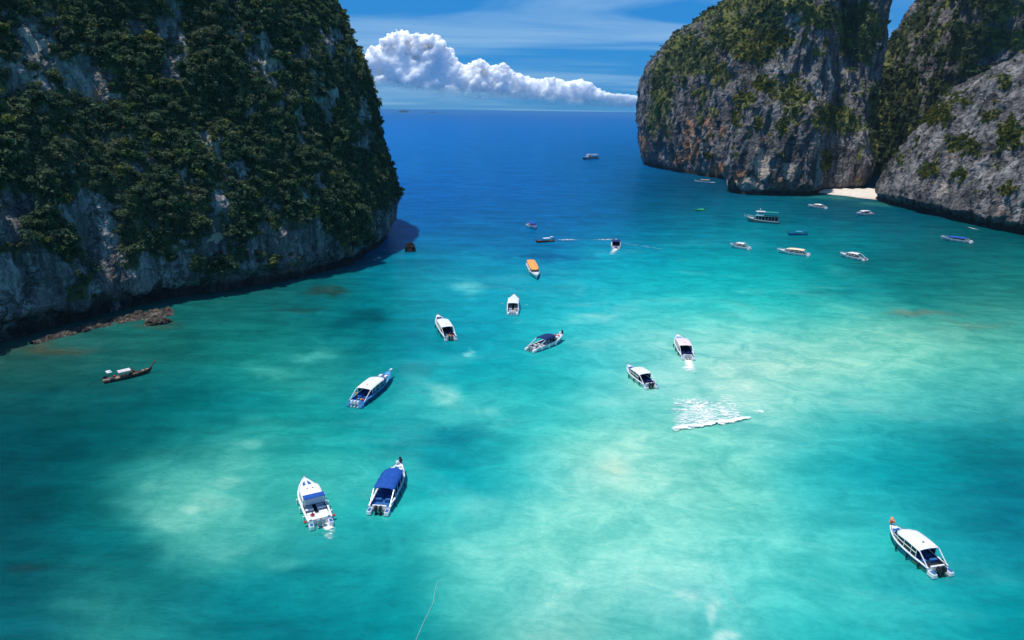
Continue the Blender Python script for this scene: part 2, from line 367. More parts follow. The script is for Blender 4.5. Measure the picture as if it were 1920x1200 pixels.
def build_water():
    r = np.concatenate([[0.5], np.geomspace(24, 1100, 430), np.geomspace(1150, 60000, 60)])
    a = np.concatenate([np.linspace(-180, -50, 40, endpoint=False), np.linspace(-50, 50, 420), np.linspace(50, 180, 41)[1:]])
    A, R = np.meshgrid(np.radians(a), r, indexing='ij')
    V = np.stack([np.sin(A) * R, np.cos(A) * R, np.zeros_like(R)], -1).reshape(-1, 3)
    F = grid_faces(len(a), len(r))[:, ::-1]
    me = mesh_np("water", V, F, True)
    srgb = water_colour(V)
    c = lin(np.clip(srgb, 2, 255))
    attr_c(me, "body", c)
    shallow = smooth(srgb[:, 1] - srgb[:, 2] * .0, 110, 215) * smooth(-V[:, 1], -700, -300)
    attr_f(me, "sand", shallow)
    m, nt, N, L = new_mat("sea_water")
    out = N("ShaderNodeOutputMaterial"); b = N("ShaderNodeBsdfDiffuse"); gl = N("ShaderNodeBsdfGlossy"); fr = N("ShaderNodeFresnel"); mx = N("ShaderNodeMixShader")
    gl.inputs['Roughness'].default_value = 0.14; fr.inputs['IOR'].default_value = 1.33
    # waves tilted toward the eye keep a wind-ruffled sea from mirroring the sky at low angles
    fac = math_node(N, L, 'MINIMUM', math_node(N, L, 'MULTIPLY', fr.outputs[0], 0.6), 0.085)
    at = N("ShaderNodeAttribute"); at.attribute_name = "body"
    sa = N("ShaderNodeAttribute"); sa.attribute_name = "sand"
    geo = N("ShaderNodeNewGeometry"); pos = geo.outputs['Position']
    def mapped(sx, sy, rot=0.0):
        mp = N("ShaderNodeMapping"); mp.inputs['Scale'].default_value = (sx, sy, 1); mp.inputs['Rotation'].default_value = (0, 0, rot)
        L(pos, mp.inputs[0]); return mp.outputs[0]
    # clouds of stirred sand and patchy seabed
    n1 = noise_node(N, L, mapped(0.026, 0.034, 0.35), 1.0, 9, 0.60, 1.2)
    n2 = noise_node(N, L, mapped(0.14, 0.18, 0.30), 1.0, 8, 0.66, 0.8)
    n3 = noise_node(N, L, mapped(0.8, 1.3, 0.25), 1.0, 6, 0.75, 0.4)
    v = math_node(N, L, 'MULTIPLY', rng_node(N, L, n1, 0.32, 0.68, 0.91, 1.07), rng_node(N, L, n2, 0.3, 0.7, 0.84, 1.14))
    v = math_node(N, L, 'MULTIPLY', v, rng_node(N, L, n3, 0.28, 0.72, 0.92, 1.08))
    # deeper spots lose red first, so they turn teal rather than grey
    vc = N("ShaderNodeCombineXYZ")
    L(math_node(N, L, 'POWER', v, 2.6), vc.inputs[0]); L(v, vc.inputs[1]); L(math_node(N, L, 'POWER', v, 0.85), vc.inputs[2])
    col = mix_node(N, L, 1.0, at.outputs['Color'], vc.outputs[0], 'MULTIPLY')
    n5 = noise_node(N, L, mapped(0.035, 0.16, 0.06), 1.0, 7, 0.68, 0.5)  # light and dark of ripple facets, painted into the deep water colour
    deep = math_node(N, L, 'SUBTRACT', 1.0, sa.outputs['Fac'])
    col = mix_node(N, L, deep, col, mix_node(N, L, 1.0, col, rng_node(N, L, n5, 0.3, 0.7, 0.80, 1.16), 'MULTIPLY'))
    # coral heads and weed on the bed where there is little sand
    n4 = noise_node(N, L, mapped(0.42, 0.62, 0.5), 1.0, 4, 0.7, 1.4)
    fleck = math_node(N, L, 'MULTIPLY', rng_node(N, L, n4, 0.60, 0.72, 0, 0.34), math_node(N, L, 'SUBTRACT', 1.0, sa.outputs['Fac']))
    col = mix_node(N, L, fleck, col, (0.004, 0.075, 0.085))
    pale = math_node(N, L, 'MULTIPLY', rng_node(N, L, n1, 0.50, 0.72, 0, 0.16), sa.outputs['Fac'])
    col = mix_node(N, L, pale, col, (0.40, 0.70, 0.60))
    gain = mix_node(N, L, 1.0, col, WATER_GAIN, 'MULTIPLY')
    L(gain, b.inputs['Color'])
    # small wind waves and low swell
    w1 = noise_node(N, L, mapped(0.30, 0.75, 0.2), 1.0, 6, 0.62, 0.6)
    w2 = noise_node(N, L, mapped(0.05, 0.13, -0.15), 1.0, 3, 0.5, 0.3)
    h = math_node(N, L, 'ADD', math_node(N, L, 'MULTIPLY', w1, 0.55), math_node(N, L, 'MULTIPLY', w2, 1.3))
    bp = N("ShaderNodeBump"); bp.inputs['Strength'].default_value = 0.55; bp.inputs['Distance'].default_value = 1.0
    L(h, bp.inputs['Height'])
    soft = N("ShaderNodeBump"); soft.inputs['Strength'].default_value = 0.26; soft.inputs['Distance'].default_value = 1.0; L(h, soft.inputs['Height'])
    L(bp.outputs[0], b.inputs['Normal'])
    for q in (gl, fr): L(soft.outputs[0], q.inputs['Normal'])
    L(fac, mx.inputs[0]); L(b.outputs[0], mx.inputs[1]); L(gl.outputs[0], mx.inputs[2])
    L(mx.outputs[0], out.inputs[0])
    o = link("water", me, m)
    tag(o, "turquoise bay water with pale sand shoals, dark reef and deep blue sea beyond", "sea", kind='structure')
WATER_GAIN = (0.97, 0.81, 0.745)
build_water()

# ================================================================== CLIFFS
def catmull(t, T, Y):
    """Smooth interpolation of control values Y (n, k) at parameters T to t."""
    i = np.clip(np.searchsorted(T, t, side='right') - 1, 0, len(T) - 2)
    u = ((t - T[i]) / (T[i + 1] - T[i]))[:, None]
    m = np.gradient(Y, T, axis=0)
    h = (T[i + 1] - T[i])[:, None]
    return ((2*u**3 - 3*u**2 + 1) * Y[i] + (u**3 - 2*u**2 + u) * h * m[i] + (-2*u**3 + 3*u**2) * Y[i + 1] + (u**3 - u**2) * h * m[i + 1])

def cliff_surface(ctrl, zs, du, seed, amp, fine, flute):
    """Rock wall: a foot line, an inward direction and a height/setback table per control point, then weathered relief."""
    base = np.array([c[0] for c in ctrl], float); d = np.array([c[1] for c in ctrl], float)
    d /= np.linalg.norm(d, axis=1, keepdims=True)
    S = np.array([np.interp(zs, [q[0] for q in c[2]], [q[1] for q in c[2]]) for c in ctrl])
    T = np.concatenate([[0], np.cumsum(np.linalg.norm(np.diff(base, axis=0), axis=1))])
    t = np.linspace(0, T[-1], int(T[-1] / du) + 1)
    B = catmull(t, T, base); D = catmull(t, T, d); S = catmull(t, T, S)
    nu, nv = len(t), len(zs)
    P = np.zeros((nu, nv, 3))
    P[:, :, :2] = B[:, None, :] + D[:, None, :] * S[:, :, None]
    P[:, :, 2] = zs[None, :]
    def normals(P):
        a = np.gradient(P, axis=0); b = np.gradient(P, axis=1)
        n = np.cross(a, b); n /= np.maximum(np.linalg.norm(n, axis=2, keepdims=True), 1e-9)
        s = np.sign((n[:, :, :2] * -D[:, None, :]).sum(2, keepdims=True).mean())
        return n * s
    n0 = normals(P)
    q = P.reshape(-1, 3)
    lo = smooth(q[:, 2], 1.0, 9.0) * 0.8 + 0.2
    sk = q * np.array([1, 1, 0.45])
    disp = amp * 1.5 * fbm(sk / 30 + seed, 3, .5)
    disp += amp * 1.4 * fbm(q * np.array([1, 1, .3]) / 46 + seed + 11, 2, .5)
    disp += amp * fbm(sk / 13 + seed + 7, 4, .55, ridged=True)
    disp += flute * fbm(q * np.array([1, 1, 0.11]) / (5.5 if fine < .8 and amp < 2.3 else 8.5) + seed + 3, 3, .55, ridged=True)
    disp += fine * fbm(q / 3.2 + seed + 5, 4, .6, ridged=True)
    disp += fine * 0.8 * fbm(q * np.array([.25, .25, 1]) / 2.6 + seed, 3, .5)
    P2 = P + n0 * (disp * lo).reshape(nu, nv, 1)
    # ragged lip over the tidal notch
    lip = np.exp(-((q[:, 2] - 4.8) / 2.2) ** 2)
    rag = fbm(q * np.array([1, 1, 0]) / 4.5 + seed + 13, 4, .65) * 3.2 + fbm(q * np.array([1, 1, 0]) / 14 + seed + 1, 2) * 2.4
    P2[:, :, 2] += (lip * rag).reshape(nu, nv)
    P2[:, 0, 2] = -1.5
    P2[:, 1, 2] = np.minimum(P2[:, 1, 2], 0.2)
    return P2, normals(P2), nu, nv

def ellipses(px, py, lst):
    m = np.zeros(len(px))
    for e in lst:
        x, y, hx, hy = e[:4]
        s = e[4] if len(e) > 4 else 1.0
        m = np.maximum(m, s * (1 - smooth(np.sqrt(((px - x) / hx) ** 2 + ((py - y) / hy) ** 2), 0.55, 1.25)))
    return m

def make_cliff(name, label, ctrl, zs, du, seed, amp, fine, flute, mat, veg_fn, stains, pales):
    P, n, nu, nv = cliff_surface(ctrl, zs, du, seed, amp, fine, flute)
    V = P.reshape(-1, 3); nn = n.reshape(-1, 3)
    px, py, dep = to_photo(V)
    wv = fbm(V / 6 + 50, 4, .6); wu = fbm(V / 6 + 80, 4, .6)
    k = 500.0 / np.maximum(dep, 60)
    wx, wy = px + wv * 26 * k, py + wu * 26 * k
    veg = veg_fn(V, nn, wx, wy, px, py)
    me = mesh_np(name, V, grid_faces(nu, nv), False)
    attr_f(me, 'veg', veg)
    attr_f(me, 'stain', ellipses(wx, wy, stains))
    attr_f(me, 'pale', ellipses(wx, wy, pales))
    tide = 2.6 + 1.2 * fbm(V * np.array([1, 1, .1]) / 6 + 9, 3)
    attr_f(me, 'wet', 1 - smooth(V[:, 2], tide - .8, tide + .9))
    o = link(name, me, mat)
    tag(o, label, "cliff", kind='structure')
    return o, V, nn, veg

ROCK_NEAR = rock_material("shade_lifted_limestone", (0.115, 0.112, 0.110), (0.36, 0.34, 0.315), (0.56, 0.52, 0.47), 1.0)  # same limestone as ROCK_FAR, tones lightened to offset this cliff's shade
ROCK_FAR = rock_material("weathered_limestone", (0.085, 0.080, 0.082), (0.26, 0.245, 0.24), (0.40, 0.375, 0.35), 0.6, (0.085, 0.10, 0.030), (0.155, 0.165, 0.036))

def zlist(top, d, dtop=2.0):
    z = list(np.arange(0, top * .8, d))
    while z[-1] < top: z.append(z[-1] + dtop)
    return np.array(z)

# --- headland with the jungle wall
FACE = [(0, 3.5), (3, 4), (4.6, .6), (6, 0), (14, 1.5), (25, 5), (40, 12), (50, 18), (60, 22), (80, 31), (100, 42), (125, 58), (150, 82), (165, 120)]
CORN = [(0, 2.5), (3, 2.5), (4.5, .8), (8, 0), (15, -.6), (25, 2), (36, 6), (48, 8.5), (66, 12), (80, 18), (94, 25), (102, 36), (110, 56), (125, 90), (150, 135), (165, 160)]
def lerp(a, b, t):
    z = sorted(set([q[0] for q in a] + [q[0] for q in b]))
    return [(k, (1 - t) * np.interp(k, *zip(*a)) + t * np.interp(k, *zip(*b))) for k in z]
left_ctrl = [((-215, -30), (-.9, .35), FACE), ((-170, 40), (-.88, .42), FACE), ((-132, 98), (-.88, .42), FACE), ((-110, 134), (-.9, .42), FACE), ((-104, 149), (-.9, .42), FACE),
             ((-98, 163), (-.9, .4), FACE), ((-90, 176), (-.88, .45), FACE), ((-78, 185), (-.85, .5), FACE), ((-64, 199), (-.88, .5), lerp(FACE, CORN, .3)),
             ((-54.5, 217), (-.92, .4), lerp(FACE, CORN, .65)), ((-49.8, 245), (-.97, .2), CORN), ((-48.6, 266), (-1, .0), CORN),
             ((-52, 290), (-.98, -.15), CORN), ((-64, 318), (-.9, -.35), CORN), ((-95, 345), (-.7, -.6), CORN), ((-150, 370), (-.4, -.85), CORN), ((-260, 380), (-.1, -1), CORN)]
ROCK_PATCH_L = [(55, 80, 30, 50), (144, 139, 75, 30), (190, 165, 40, 22), (320, 30, 28, 48), (322, 130, 24, 36), (480, 92, 24, 46), (512, 125, 13, 36), (615, 78, 22, 26),
                (662, 85, 10, 32), (342, 338, 18, 30), (410, 380, 13, 22), (507, 385, 16, 22), (400, 448, 36, 42), (165, 400, 62, 38), (190, 470, 36, 56), (28, 400, 40, 62),
                (60, 500, 62, 62), (290, 505, 46, 42), (510, 462, 30, 36), (592, 458, 44, 44), (662, 475, 36, 26), (682, 230, 14, 60), (540, 185, 20, 26), (740, 400, 9, 50),
                (100, 30, 20, 25), (430, 12, 20, 22), (245, 60, 14, 30), (395, 255, 13, 26), (565, 245, 15, 30), (600, 330, 14, 24), (455, 320, 14, 22), (270, 300, 16, 22), (625, 180, 16, 36), (470, 205, 14, 30), (560, 110, 14, 34)]
VEG_PATCH_L = [(165, 555, 32, 36), (185, 570, 40, 20), (372, 490, 30, 30), (655, 437, 36, 24), (110, 440, 24, 60), (250, 480, 20, 40), (450, 480, 24, 24), (425, 508, 34, 14), (560, 482, 22, 16), (300, 470, 26, 30), (620, 462, 20, 14), (500, 500, 24, 12), (705, 452, 22, 16)]
def veg_left(V, n, wx, wy, px, py):
    r = ellipses(wx, wy, ROCK_PATCH_L)
    g = ellipses(wx, wy, VEG_PATCH_L)
    hz = smooth(V[:, 2], 7, 19)
    v = 0.80 * hz + 0.30 * smooth(n[:, 2], .1, .6) * smooth(V[:, 2], 5, 9) + 0.75 * fbm(V * np.array([1, 1, .42]) / 17 + 4, 5, .6) - 1.05 * r + 1.0 * g - .15
    low = smooth(wy, 505 - 0.12 * wx, 565 - 0.13 * wx) * (1 - g)
    v -= 0.5 * low * (dep_ok(px))
    return np.clip(v, 0, 1) * smooth(V[:, 2], 4, 7)
def dep_ok(px): return np.ones(len(px))
cliff_l, VL, NL, GL = make_cliff("cliff", "towering limestone cliff overgrown with jungle, undercut along the bay", left_ctrl, zlist(150, 0.62, 2.2), 0.75, 2.0, 2.2, 0.75, 1.5, ROCK_NEAR,
    veg_left, [(293, 148, 9, 24), (270, 152, 12, 6), (314, 165, 9, 12), (549, 490, 7, 26), (640, 480, 12, 10), (190, 175, 22, 16), (742, 420, 5, 14)], [(60, 80, 14, 30), (400, 440, 14, 30), (345, 335, 8, 20), (512, 120, 6, 24)])

# --- tower across the bay
B_ = [(0, 1.8), (2.2, 2), (3.6, .4), (6, 0), (14, .3), (28, 1.2), (42, 3), (54, 7), (62, 14), (72, 20), (90, 24), (110, 30), (126, 38), (140, 52), (160, 85), (180, 130)]
SIL = [(0, 4), (3, 3), (5, 1), (12, -1), (25, -4.5), (40, -6), (60, -6), (75, -3.5), (90, 3), (106, 13), (122, 27), (135, 48), (150, 70), (165, 100), (180, 140)]
RECS = [(0, .5), (3, .5), (6, 0), (20, 1.5), (40, 5), (60, 10), (80, 15), (100, 18), (120, 24), (140, 40), (160, 66), (180, 100)]
REC2 = [(0, .5), (3, .5), (6, 0), (20, 2), (40, 8), (60, 18), (80, 28), (100, 36), (120, 46), (140, 60), (160, 80), (180, 110), (190, 130)]
FLNK = [(0, 0), (20, 0), (60, -1), (100, 0), (130, 0), (150, 3), (170, 12), (190, 40)]  # upper flank, out of view, raised to cast shade on the gully
tower_ctrl = [((200, 840), (.6, -.9), SIL), ((150, 770), (.8, -.6), SIL), ((129, 700), (1, -.1), SIL), ((131, 655), (1, .05), lerp(SIL, RECS, .1)), ((140, 612), (1, .1), lerp(SIL, RECS, .3)), ((151, 580), (.95, .15), lerp(SIL, RECS, .5)), ((164, 545), (.95, .25), lerp(SIL, RECS, .7)), ((168, 515), (.9, .4), RECS),
              ((154, 482), (.95, .3), lerp(B_, RECS, .3)), ((143, 464), (.85, .5), B_), ((144, 447), (.6, .8), B_), ((156, 439), (.25, 1), B_), ((172, 438), (.05, 1), B_), ((187, 441), (-.1, 1), B_),
              ((198, 451), (-.25, 1), lerp(B_, RECS, .4)), ((208, 466), (-.1, 1), RECS), ((226, 474), (-.05, 1), REC2), ((238, 479), (-.2, 1), lerp(REC2, FLNK, .1)), ((250, 496), (-.5, .85), lerp(REC2, FLNK, .6)), ((259, 520), (-.9, .4), FLNK), ((264, 560), (-1, 0), FLNK), ((264, 680), (-1, 0), FLNK), ((260, 780), (-1, -.2), FLNK)]
VEG_T = [(1290, 105, 52, 46), (1437, 72, 62, 26), (1413, 100, 46, 20), (1312, 175, 24, 12), (1433, 158, 27, 17), (1393, 186, 24, 18), (1382, 222, 12, 20), (1488, 178, 38, 15), (1488, 216, 14, 22),
         (1568, 222, 48, 34, .8), (1605, 240, 22, 14), (1548, 300, 8, 26), (1615, 345, 16, 12), (1612, 60, 44, 62), (1457, 10, 90, 14), (1240, 165, 24, 62), (1330, 293, 11, 8), (1225, 230, 14, 40, .6),
         (1350, 140, 24, 34, .7), (1420, 40, 60, 20), (1540, 30, 40, 26), (1360, 60, 40, 40, .9), (1470, 238, 10, 14), (1340, 210, 14, 12, .7), (1640, 220, 16, 90, .8), (1250, 240, 16, 34, .5), (1445, 250, 10, 12, .6), (1400, 250, 8, 14, .6)]
def veg_tower(V, n, wx, wy, px, py):
    v = ellipses(wx, wy, VEG_T)
    s = 0.9 * smooth(fbm(V / 12 + 21, 4, .6), .08, .38) * smooth(V[:, 2], 10, 30)
    led = .9 * smooth(n[:, 2], .45, .75) * smooth(V[:, 2], 20, 60)
    hid = 0.8 * smooth(V[:, 2], 118, 135)
    return np.clip(np.maximum.reduce([v, s, hid, led * .6]), 0, 1) * smooth(V[:, 2], 4, 8)
cliff_t, VT, NT, GT = make_cliff("cliff", "sheer grey limestone tower with orange stains standing beside the small beach", tower_ctrl, zlist(190, 1.0, 2.5), 1.0, 9.0, 3.8, .5, 2.6, ROCK_FAR,
    veg_tower, [(1292, 262, 13, 44), (1303, 280, 8, 34), (1207, 275, 6, 26), (1345, 318, 22, 12), (1388, 335, 20, 22), (1330, 240, 14, 30, .7), (1460, 345, 24, 16, .7), (1355, 240, 8, 30, .6), (1610, 330, 8, 14, .6), (1440, 60, 24, 14, .4), (1490, 105, 24, 20, .4), (1270, 300, 18, 16, .7)],
    [(1428, 305, 14, 34), (1402, 345, 26, 18, .9), (1478, 318, 16, 18, .8), (1420, 350, 34, 10, .7), (1228, 142, 6, 10, .8), (1455, 128, 16, 16, .5), (1490, 328, 18, 26, .5), (1298, 268, 6, 24, .6), (1330, 330, 20, 10, .5)])

# --- headland nearest the camera on the far side of the bay
HD = [(0, 3), (3, 3), (4.6, .6), (6, 0), (14, 3), (26, 8.5), (40, 16), (55, 25), (66, 32), (74, 39), (80, 50), (86, 70), (92, 100)]
HE = [(0, 2), (3, 2), (5, .3), (14, 3), (26, 9), (40, 18), (55, 27), (64, 35), (70, 44), (76, 60), (84, 90), (92, 110)]
head_ctrl = [((300, 540), (.2, -1), HE), ((262, 485), (.5, -.8), HE), ((234, 444), (.8, -.5), HE), ((222, 425), (.93, -.25), HE), ((218, 405), (.97, -.05), lerp(HE, HD, .4)), ((218, 385), (.98, .05), HD), ((219, 357), (.98, .1), HD), ((220, 318), (.97, .15), HD),
             ((226, 297), (.96, .2), HD), ((236, 270), (.96, .2), HD), ((246, 230), (.98, .1), HD), ((250, 180), (1, 0), HD)]
VEG_H = [(1833, 112, 34, 14), (1745, 214, 50, 24), (1896, 255, 28, 34), (1810, 270, 36, 18), (1742, 320, 24, 15), (1800, 328, 20, 18), (1885, 150, 26, 13), (1893, 356, 22, 12), (1668, 240, 8, 22), (1800, 190, 30, 10, .7), (1850, 220, 22, 12, .7), (1690, 300, 10, 16, .6), (1650, 300, 8, 20, .6), (1870, 310, 16, 10, .6)]
def veg_head(V, n, wx, wy, px, py):
    v = ellipses(wx, wy, VEG_H)
    s = 0.9 * smooth(fbm(V / 9 + 41, 4, .6), .1, .42) * smooth(V[:, 2], 8, 20)
    return np.clip(np.maximum.reduce([v, s, .7 * smooth(V[:, 2], 78, 84)]), 0, 1) * smooth(V[:, 2], 4, 7)
cliff_h, VH, NH, GH = make_cliff("cliff", "lower sloping grey headland with mossy patches, in front of the tallest rock wall", head_ctrl, zlist(90, .75, 1.6), .8, 15.0, 2.8, .5, 2.0, ROCK_FAR,
    veg_head, [(1780, 296, 8, 4, .8), (1900, 425, 30, 8, .5), (1880, 400, 20, 14, .4)], [(1768, 355, 8, 24, .8), (1905, 420, 16, 12, .5), (1780, 150, 24, 16, .4)])

# --- high wall closing the gully behind
BK = [(0, 6), (30, 4.5), (60, 2.5), (90, 1), (110, 0), (140, 2), (170, 14), (200, 50), (215, 110)]
SAD = [(0, 0), (40, 8), (70, 15), (90, 21), (100, 32), (106, 60)]
BL = [(0, 0), (30, 0), (60, 1), (90, 4), (110, 8), (140, 22), (170, 40), (200, 70), (215, 110)]
back_ctrl = [((355, 720), (.95, -.3), BL), ((325, 630), (1, -.1), BL), ((320, 578), (1, .15), BL), ((322, 550), (.9, .45), lerp(BL, BK, .4)), ((322, 520), (.75, .65), BK), ((360, 500), (.5, .85), BK), ((410, 470), (.5, .85), BK), ((470, 420), (.7, .7), BK), ((520, 340), (.9, .4), BK)]
def veg_back(V, n, wx, wy, px, py):
    v = np.maximum(ellipses(wx, wy, [(1850, 66, 74, 20), (1800, 100, 60, 16), (1680, 250, 50, 120, .8)]), 1.0 * smooth(fbm(V / 16 + 61, 4, .55), -.2, .16))  # foliage spread thickly here so its dark colour stands in for shade
    return np.clip(np.maximum(v, .8 * smooth(-px, -1690, -1670)), 0, 1)
cliff_b, VB, NB, GB = make_cliff("cliff", "tallest dark rock wall rising out of frame behind the lower headland", back_ctrl, zlist(205, 1.3, 3), 1.3, 27.0, 4.0, .6, 2.8, ROCK_FAR, veg_back, [], [])
sad_ctrl = [((235, 625), (0, 1), SAD), ((262, 618), (0, 1), SAD), ((285, 612), (0, 1), SAD), ((310, 608), (0, 1), SAD), ((340, 612), (0, 1), SAD)]
cliff_s, VS, NS_, GS = make_cliff("cliff", "dark forested saddle closing the narrow gully between tower and tallest wall", sad_ctrl, zlist(104, 1.3, 2), 1.3, 33.0, 3.0, 1.0, 2.0, ROCK_FAR,
    lambda V, n, wx, wy, px, py: np.clip(.75 + .5 * fbm(V / 12, 3), 0, 1), [], [])
# ================================================================== BEACH AND SHORE ROCKS
def build_beach():
    # plan outline of the sand tongue between tower and headland
    nx, ny = 60, 26
    V = []
    for i in range(nx):
        u = i / (nx - 1)
        fx, fy = 201 + 20 * u + .6 * math.sin(u * 15), 458 - 43 * u + 1.0 * math.sin(u * 17)
        bx, by = 202 + 52 * u, 482 - 8 * u
        for j in range(ny):
            w = j / (ny - 1)
            x, y = fx + (bx - fx) * w, fy + (by - fy) * w
            z = -0.6 + 2.3 * (1 - (1 - w) ** 2.2) + .25 * math.sin(x * .7 + y * .2) * w
            V.append((x, y, z))
    me = mesh_np("beach", V, grid_faces(nx, ny), True)
    m, nt, N, L = new_mat("coral_sand")
    out = N("ShaderNodeOutputMaterial"); b = N("ShaderNodeBsdfPrincipled"); b.inputs['Roughness'].default_value = .95
    geo = N("ShaderNodeNewGeometry"); pos = geo.outputs['Position']
    n = noise_node(N, L, pos, .5, 7, .6); sp = N("ShaderNodeSeparateXYZ"); L(pos, sp.inputs[0])
    c = mix_node(N, L, rng_node(N, L, n, .3, .7), (.60, .52, .44), (.74, .68, .60))
    c = mix_node(N, L, rng_node(N, L, sp.outputs[2], -.1, .5, .8, 0), c, (.40, .36, .29))
    L(c, b.inputs['Base Color'])
    bp = N("ShaderNodeBump"); bp.inputs['Distance'].default_value = .3; L(n, bp.inputs['Height']); L(bp.outputs[0], b.inputs['Normal'])
    L(b.outputs[0], out.inputs[0])
    tag(link("beach", me, m), "small strip of pale coral sand at the foot of the cliffs", "beach", kind='structure')
build_beach()

REEFROCK = rock_material("tidal_rock", (0.060, 0.052, 0.042), (0.19, 0.165, 0.13), (0.36, 0.31, 0.25), 2.2)
DARKROCK = rock_material("wet_dark_rock", (0.022, 0.018, 0.016), (0.06, 0.048, 0.042), (0.09, 0.07, 0.06), 1.6)
def rock_mesh(name, size, seed, sub=4, rough=.35):
    bm = bmesh.new(); bmesh.ops.create_icosphere(bm, subdivisions=sub, radius=1)
    V = np.array([v.co[:] for v in bm.verts])
    d = 1 + rough * fbm(V * 1.3 + seed, 4, .55, ridged=True) + rough * .7 * fbm(V * 3.1 + seed, 3, .55)
    V = V * d[:, None] * np.array(size)
    for v, c in zip(bm.verts, V): v.co = c
    me = bpy.data.meshes.new(name); bm.to_mesh(me); bm.free()
    return me
def place_rock(px, py, size, seed, rot, label, mat, z=0.0):
    o = link("rock", rock_mesh("rock", size, seed), mat)
    p = ground(px, py); o.location = (p[0], p[1], z); o.rotation_euler = (0, 0, rot)
    tag(o, label, "rock")
    return o
place_rock(769, 471, (1.9, 1.7, 2.6), 2, .4, "lone dark rock standing out of the water off the jungle cliff's tip", DARKROCK, .3)

def build_ledge():
    # low tidal shelf along the foot of the near cliff
    A = [ground(*q)[:2] for q in ((60, 646), (110, 630), (150, 619), (195, 607), (245, 596), (285, 590), (318, 580))]
    A = np.array(A); T = np.concatenate([[0], np.cumsum(np.linalg.norm(np.diff(A, axis=0), axis=1))])
    t = np.linspace(0, T[-1], 220); C = catmull(t, T, A)
    tang = np.gradient(C, axis=0); tang /= np.linalg.norm(tang, axis=1, keepdims=True)
    nrm = np.stack([-tang[:, 1], tang[:, 0]], 1)
    w = np.linspace(-1, 1, 40)
    wid = np.interp(t / T[-1], [0, .3, .7, .9, 1], [.6, 1.6, 2.6, 3.2, 1.0])
    V = np.zeros((220, 40, 3))
    V[:, :, :2] = C[:, None, :] + nrm[:, None, :] * (w[None, :, None] * wid[:, None, None] * 1.5)
    q = V.reshape(-1, 3)
    h = 0.75 * (1 - np.tile(w ** 2, 220)) - .35 + .8 * fbm(q * np.array([1, 1, 1]) / 3.5 + 3, 5, .6, ridged=True) + .35 * fbm(q / 1.2, 3)
    V[:, :, 2] = h.reshape(220, 40)
    me = mesh_np("rock_shelf", V.reshape(-1, 3), grid_faces(220, 40), False)
    tag(link("rock_shelf", me, REEFROCK), "brown tidal rock shelf along the foot of the jungle cliff", "rock shelf", kind='structure')
build_ledge()
for k, (px, py, s, lab) in enumerate([(296, 606, (2.6, 1.7, 1.1), "dark brown boulder at the outer end of the tidal rock shelf"),
                                 (211, 580, (2.2, 1.9, 1.7), "grey boulder tucked under the cliff overhang above the tidal shelf"),
                                 (262, 590, (1.5, 1.1, .8), "small tan boulder midway along the tidal rock shelf")]):
    place_rock(px, py, s, 10 + k, .5 + k, lab, REEFROCK if k != 1 else ROCK_NEAR, .2 if k != 1 else .9)

def build_island(name, px, width, height, Y, label, seed):
    d = _f * FPX + _r * (px - CX) + _u * (CY - 206)
    x = d[0] / d[1] * Y
    nx, ny = 60, 16; V = []
    for i in range(nx):
        for j in range(ny):
            u = i / (nx - 1) * 2 - 1; v = j / (ny - 1) * 2 - 1
            V.append((u * width / 2, v * width / 5, 0))
    V = np.array(V)
    e = np.clip(1 - (V[:, 0] / (width / 2)) ** 2, 0, 1) * np.clip(1 - (V[:, 1] / (width / 5)) ** 2, 0, 1)
    V[:, 2] = height * np.sqrt(e) * (.75 + .6 * fbm(V / (width * .13) + seed, 4)) - 2
    me = mesh_np(name, V, grid_faces(nx, ny), True)
    o = link(name, me, plain("haze_blue_forest", (.006, .022, .04), 1.0, 0.0)); o.location = (x, Y, 0)  # forest colour pushed to dark blue to imitate distance haze
    tag(o, label, "island", kind='structure')
build_island("island", 757, 150, 34, 9300, "small distant island on the horizon under the big cloud", 3)
build_island("island", 812, 130, 17, 9700, "flat far island on the horizon, fainter than the first", 8)

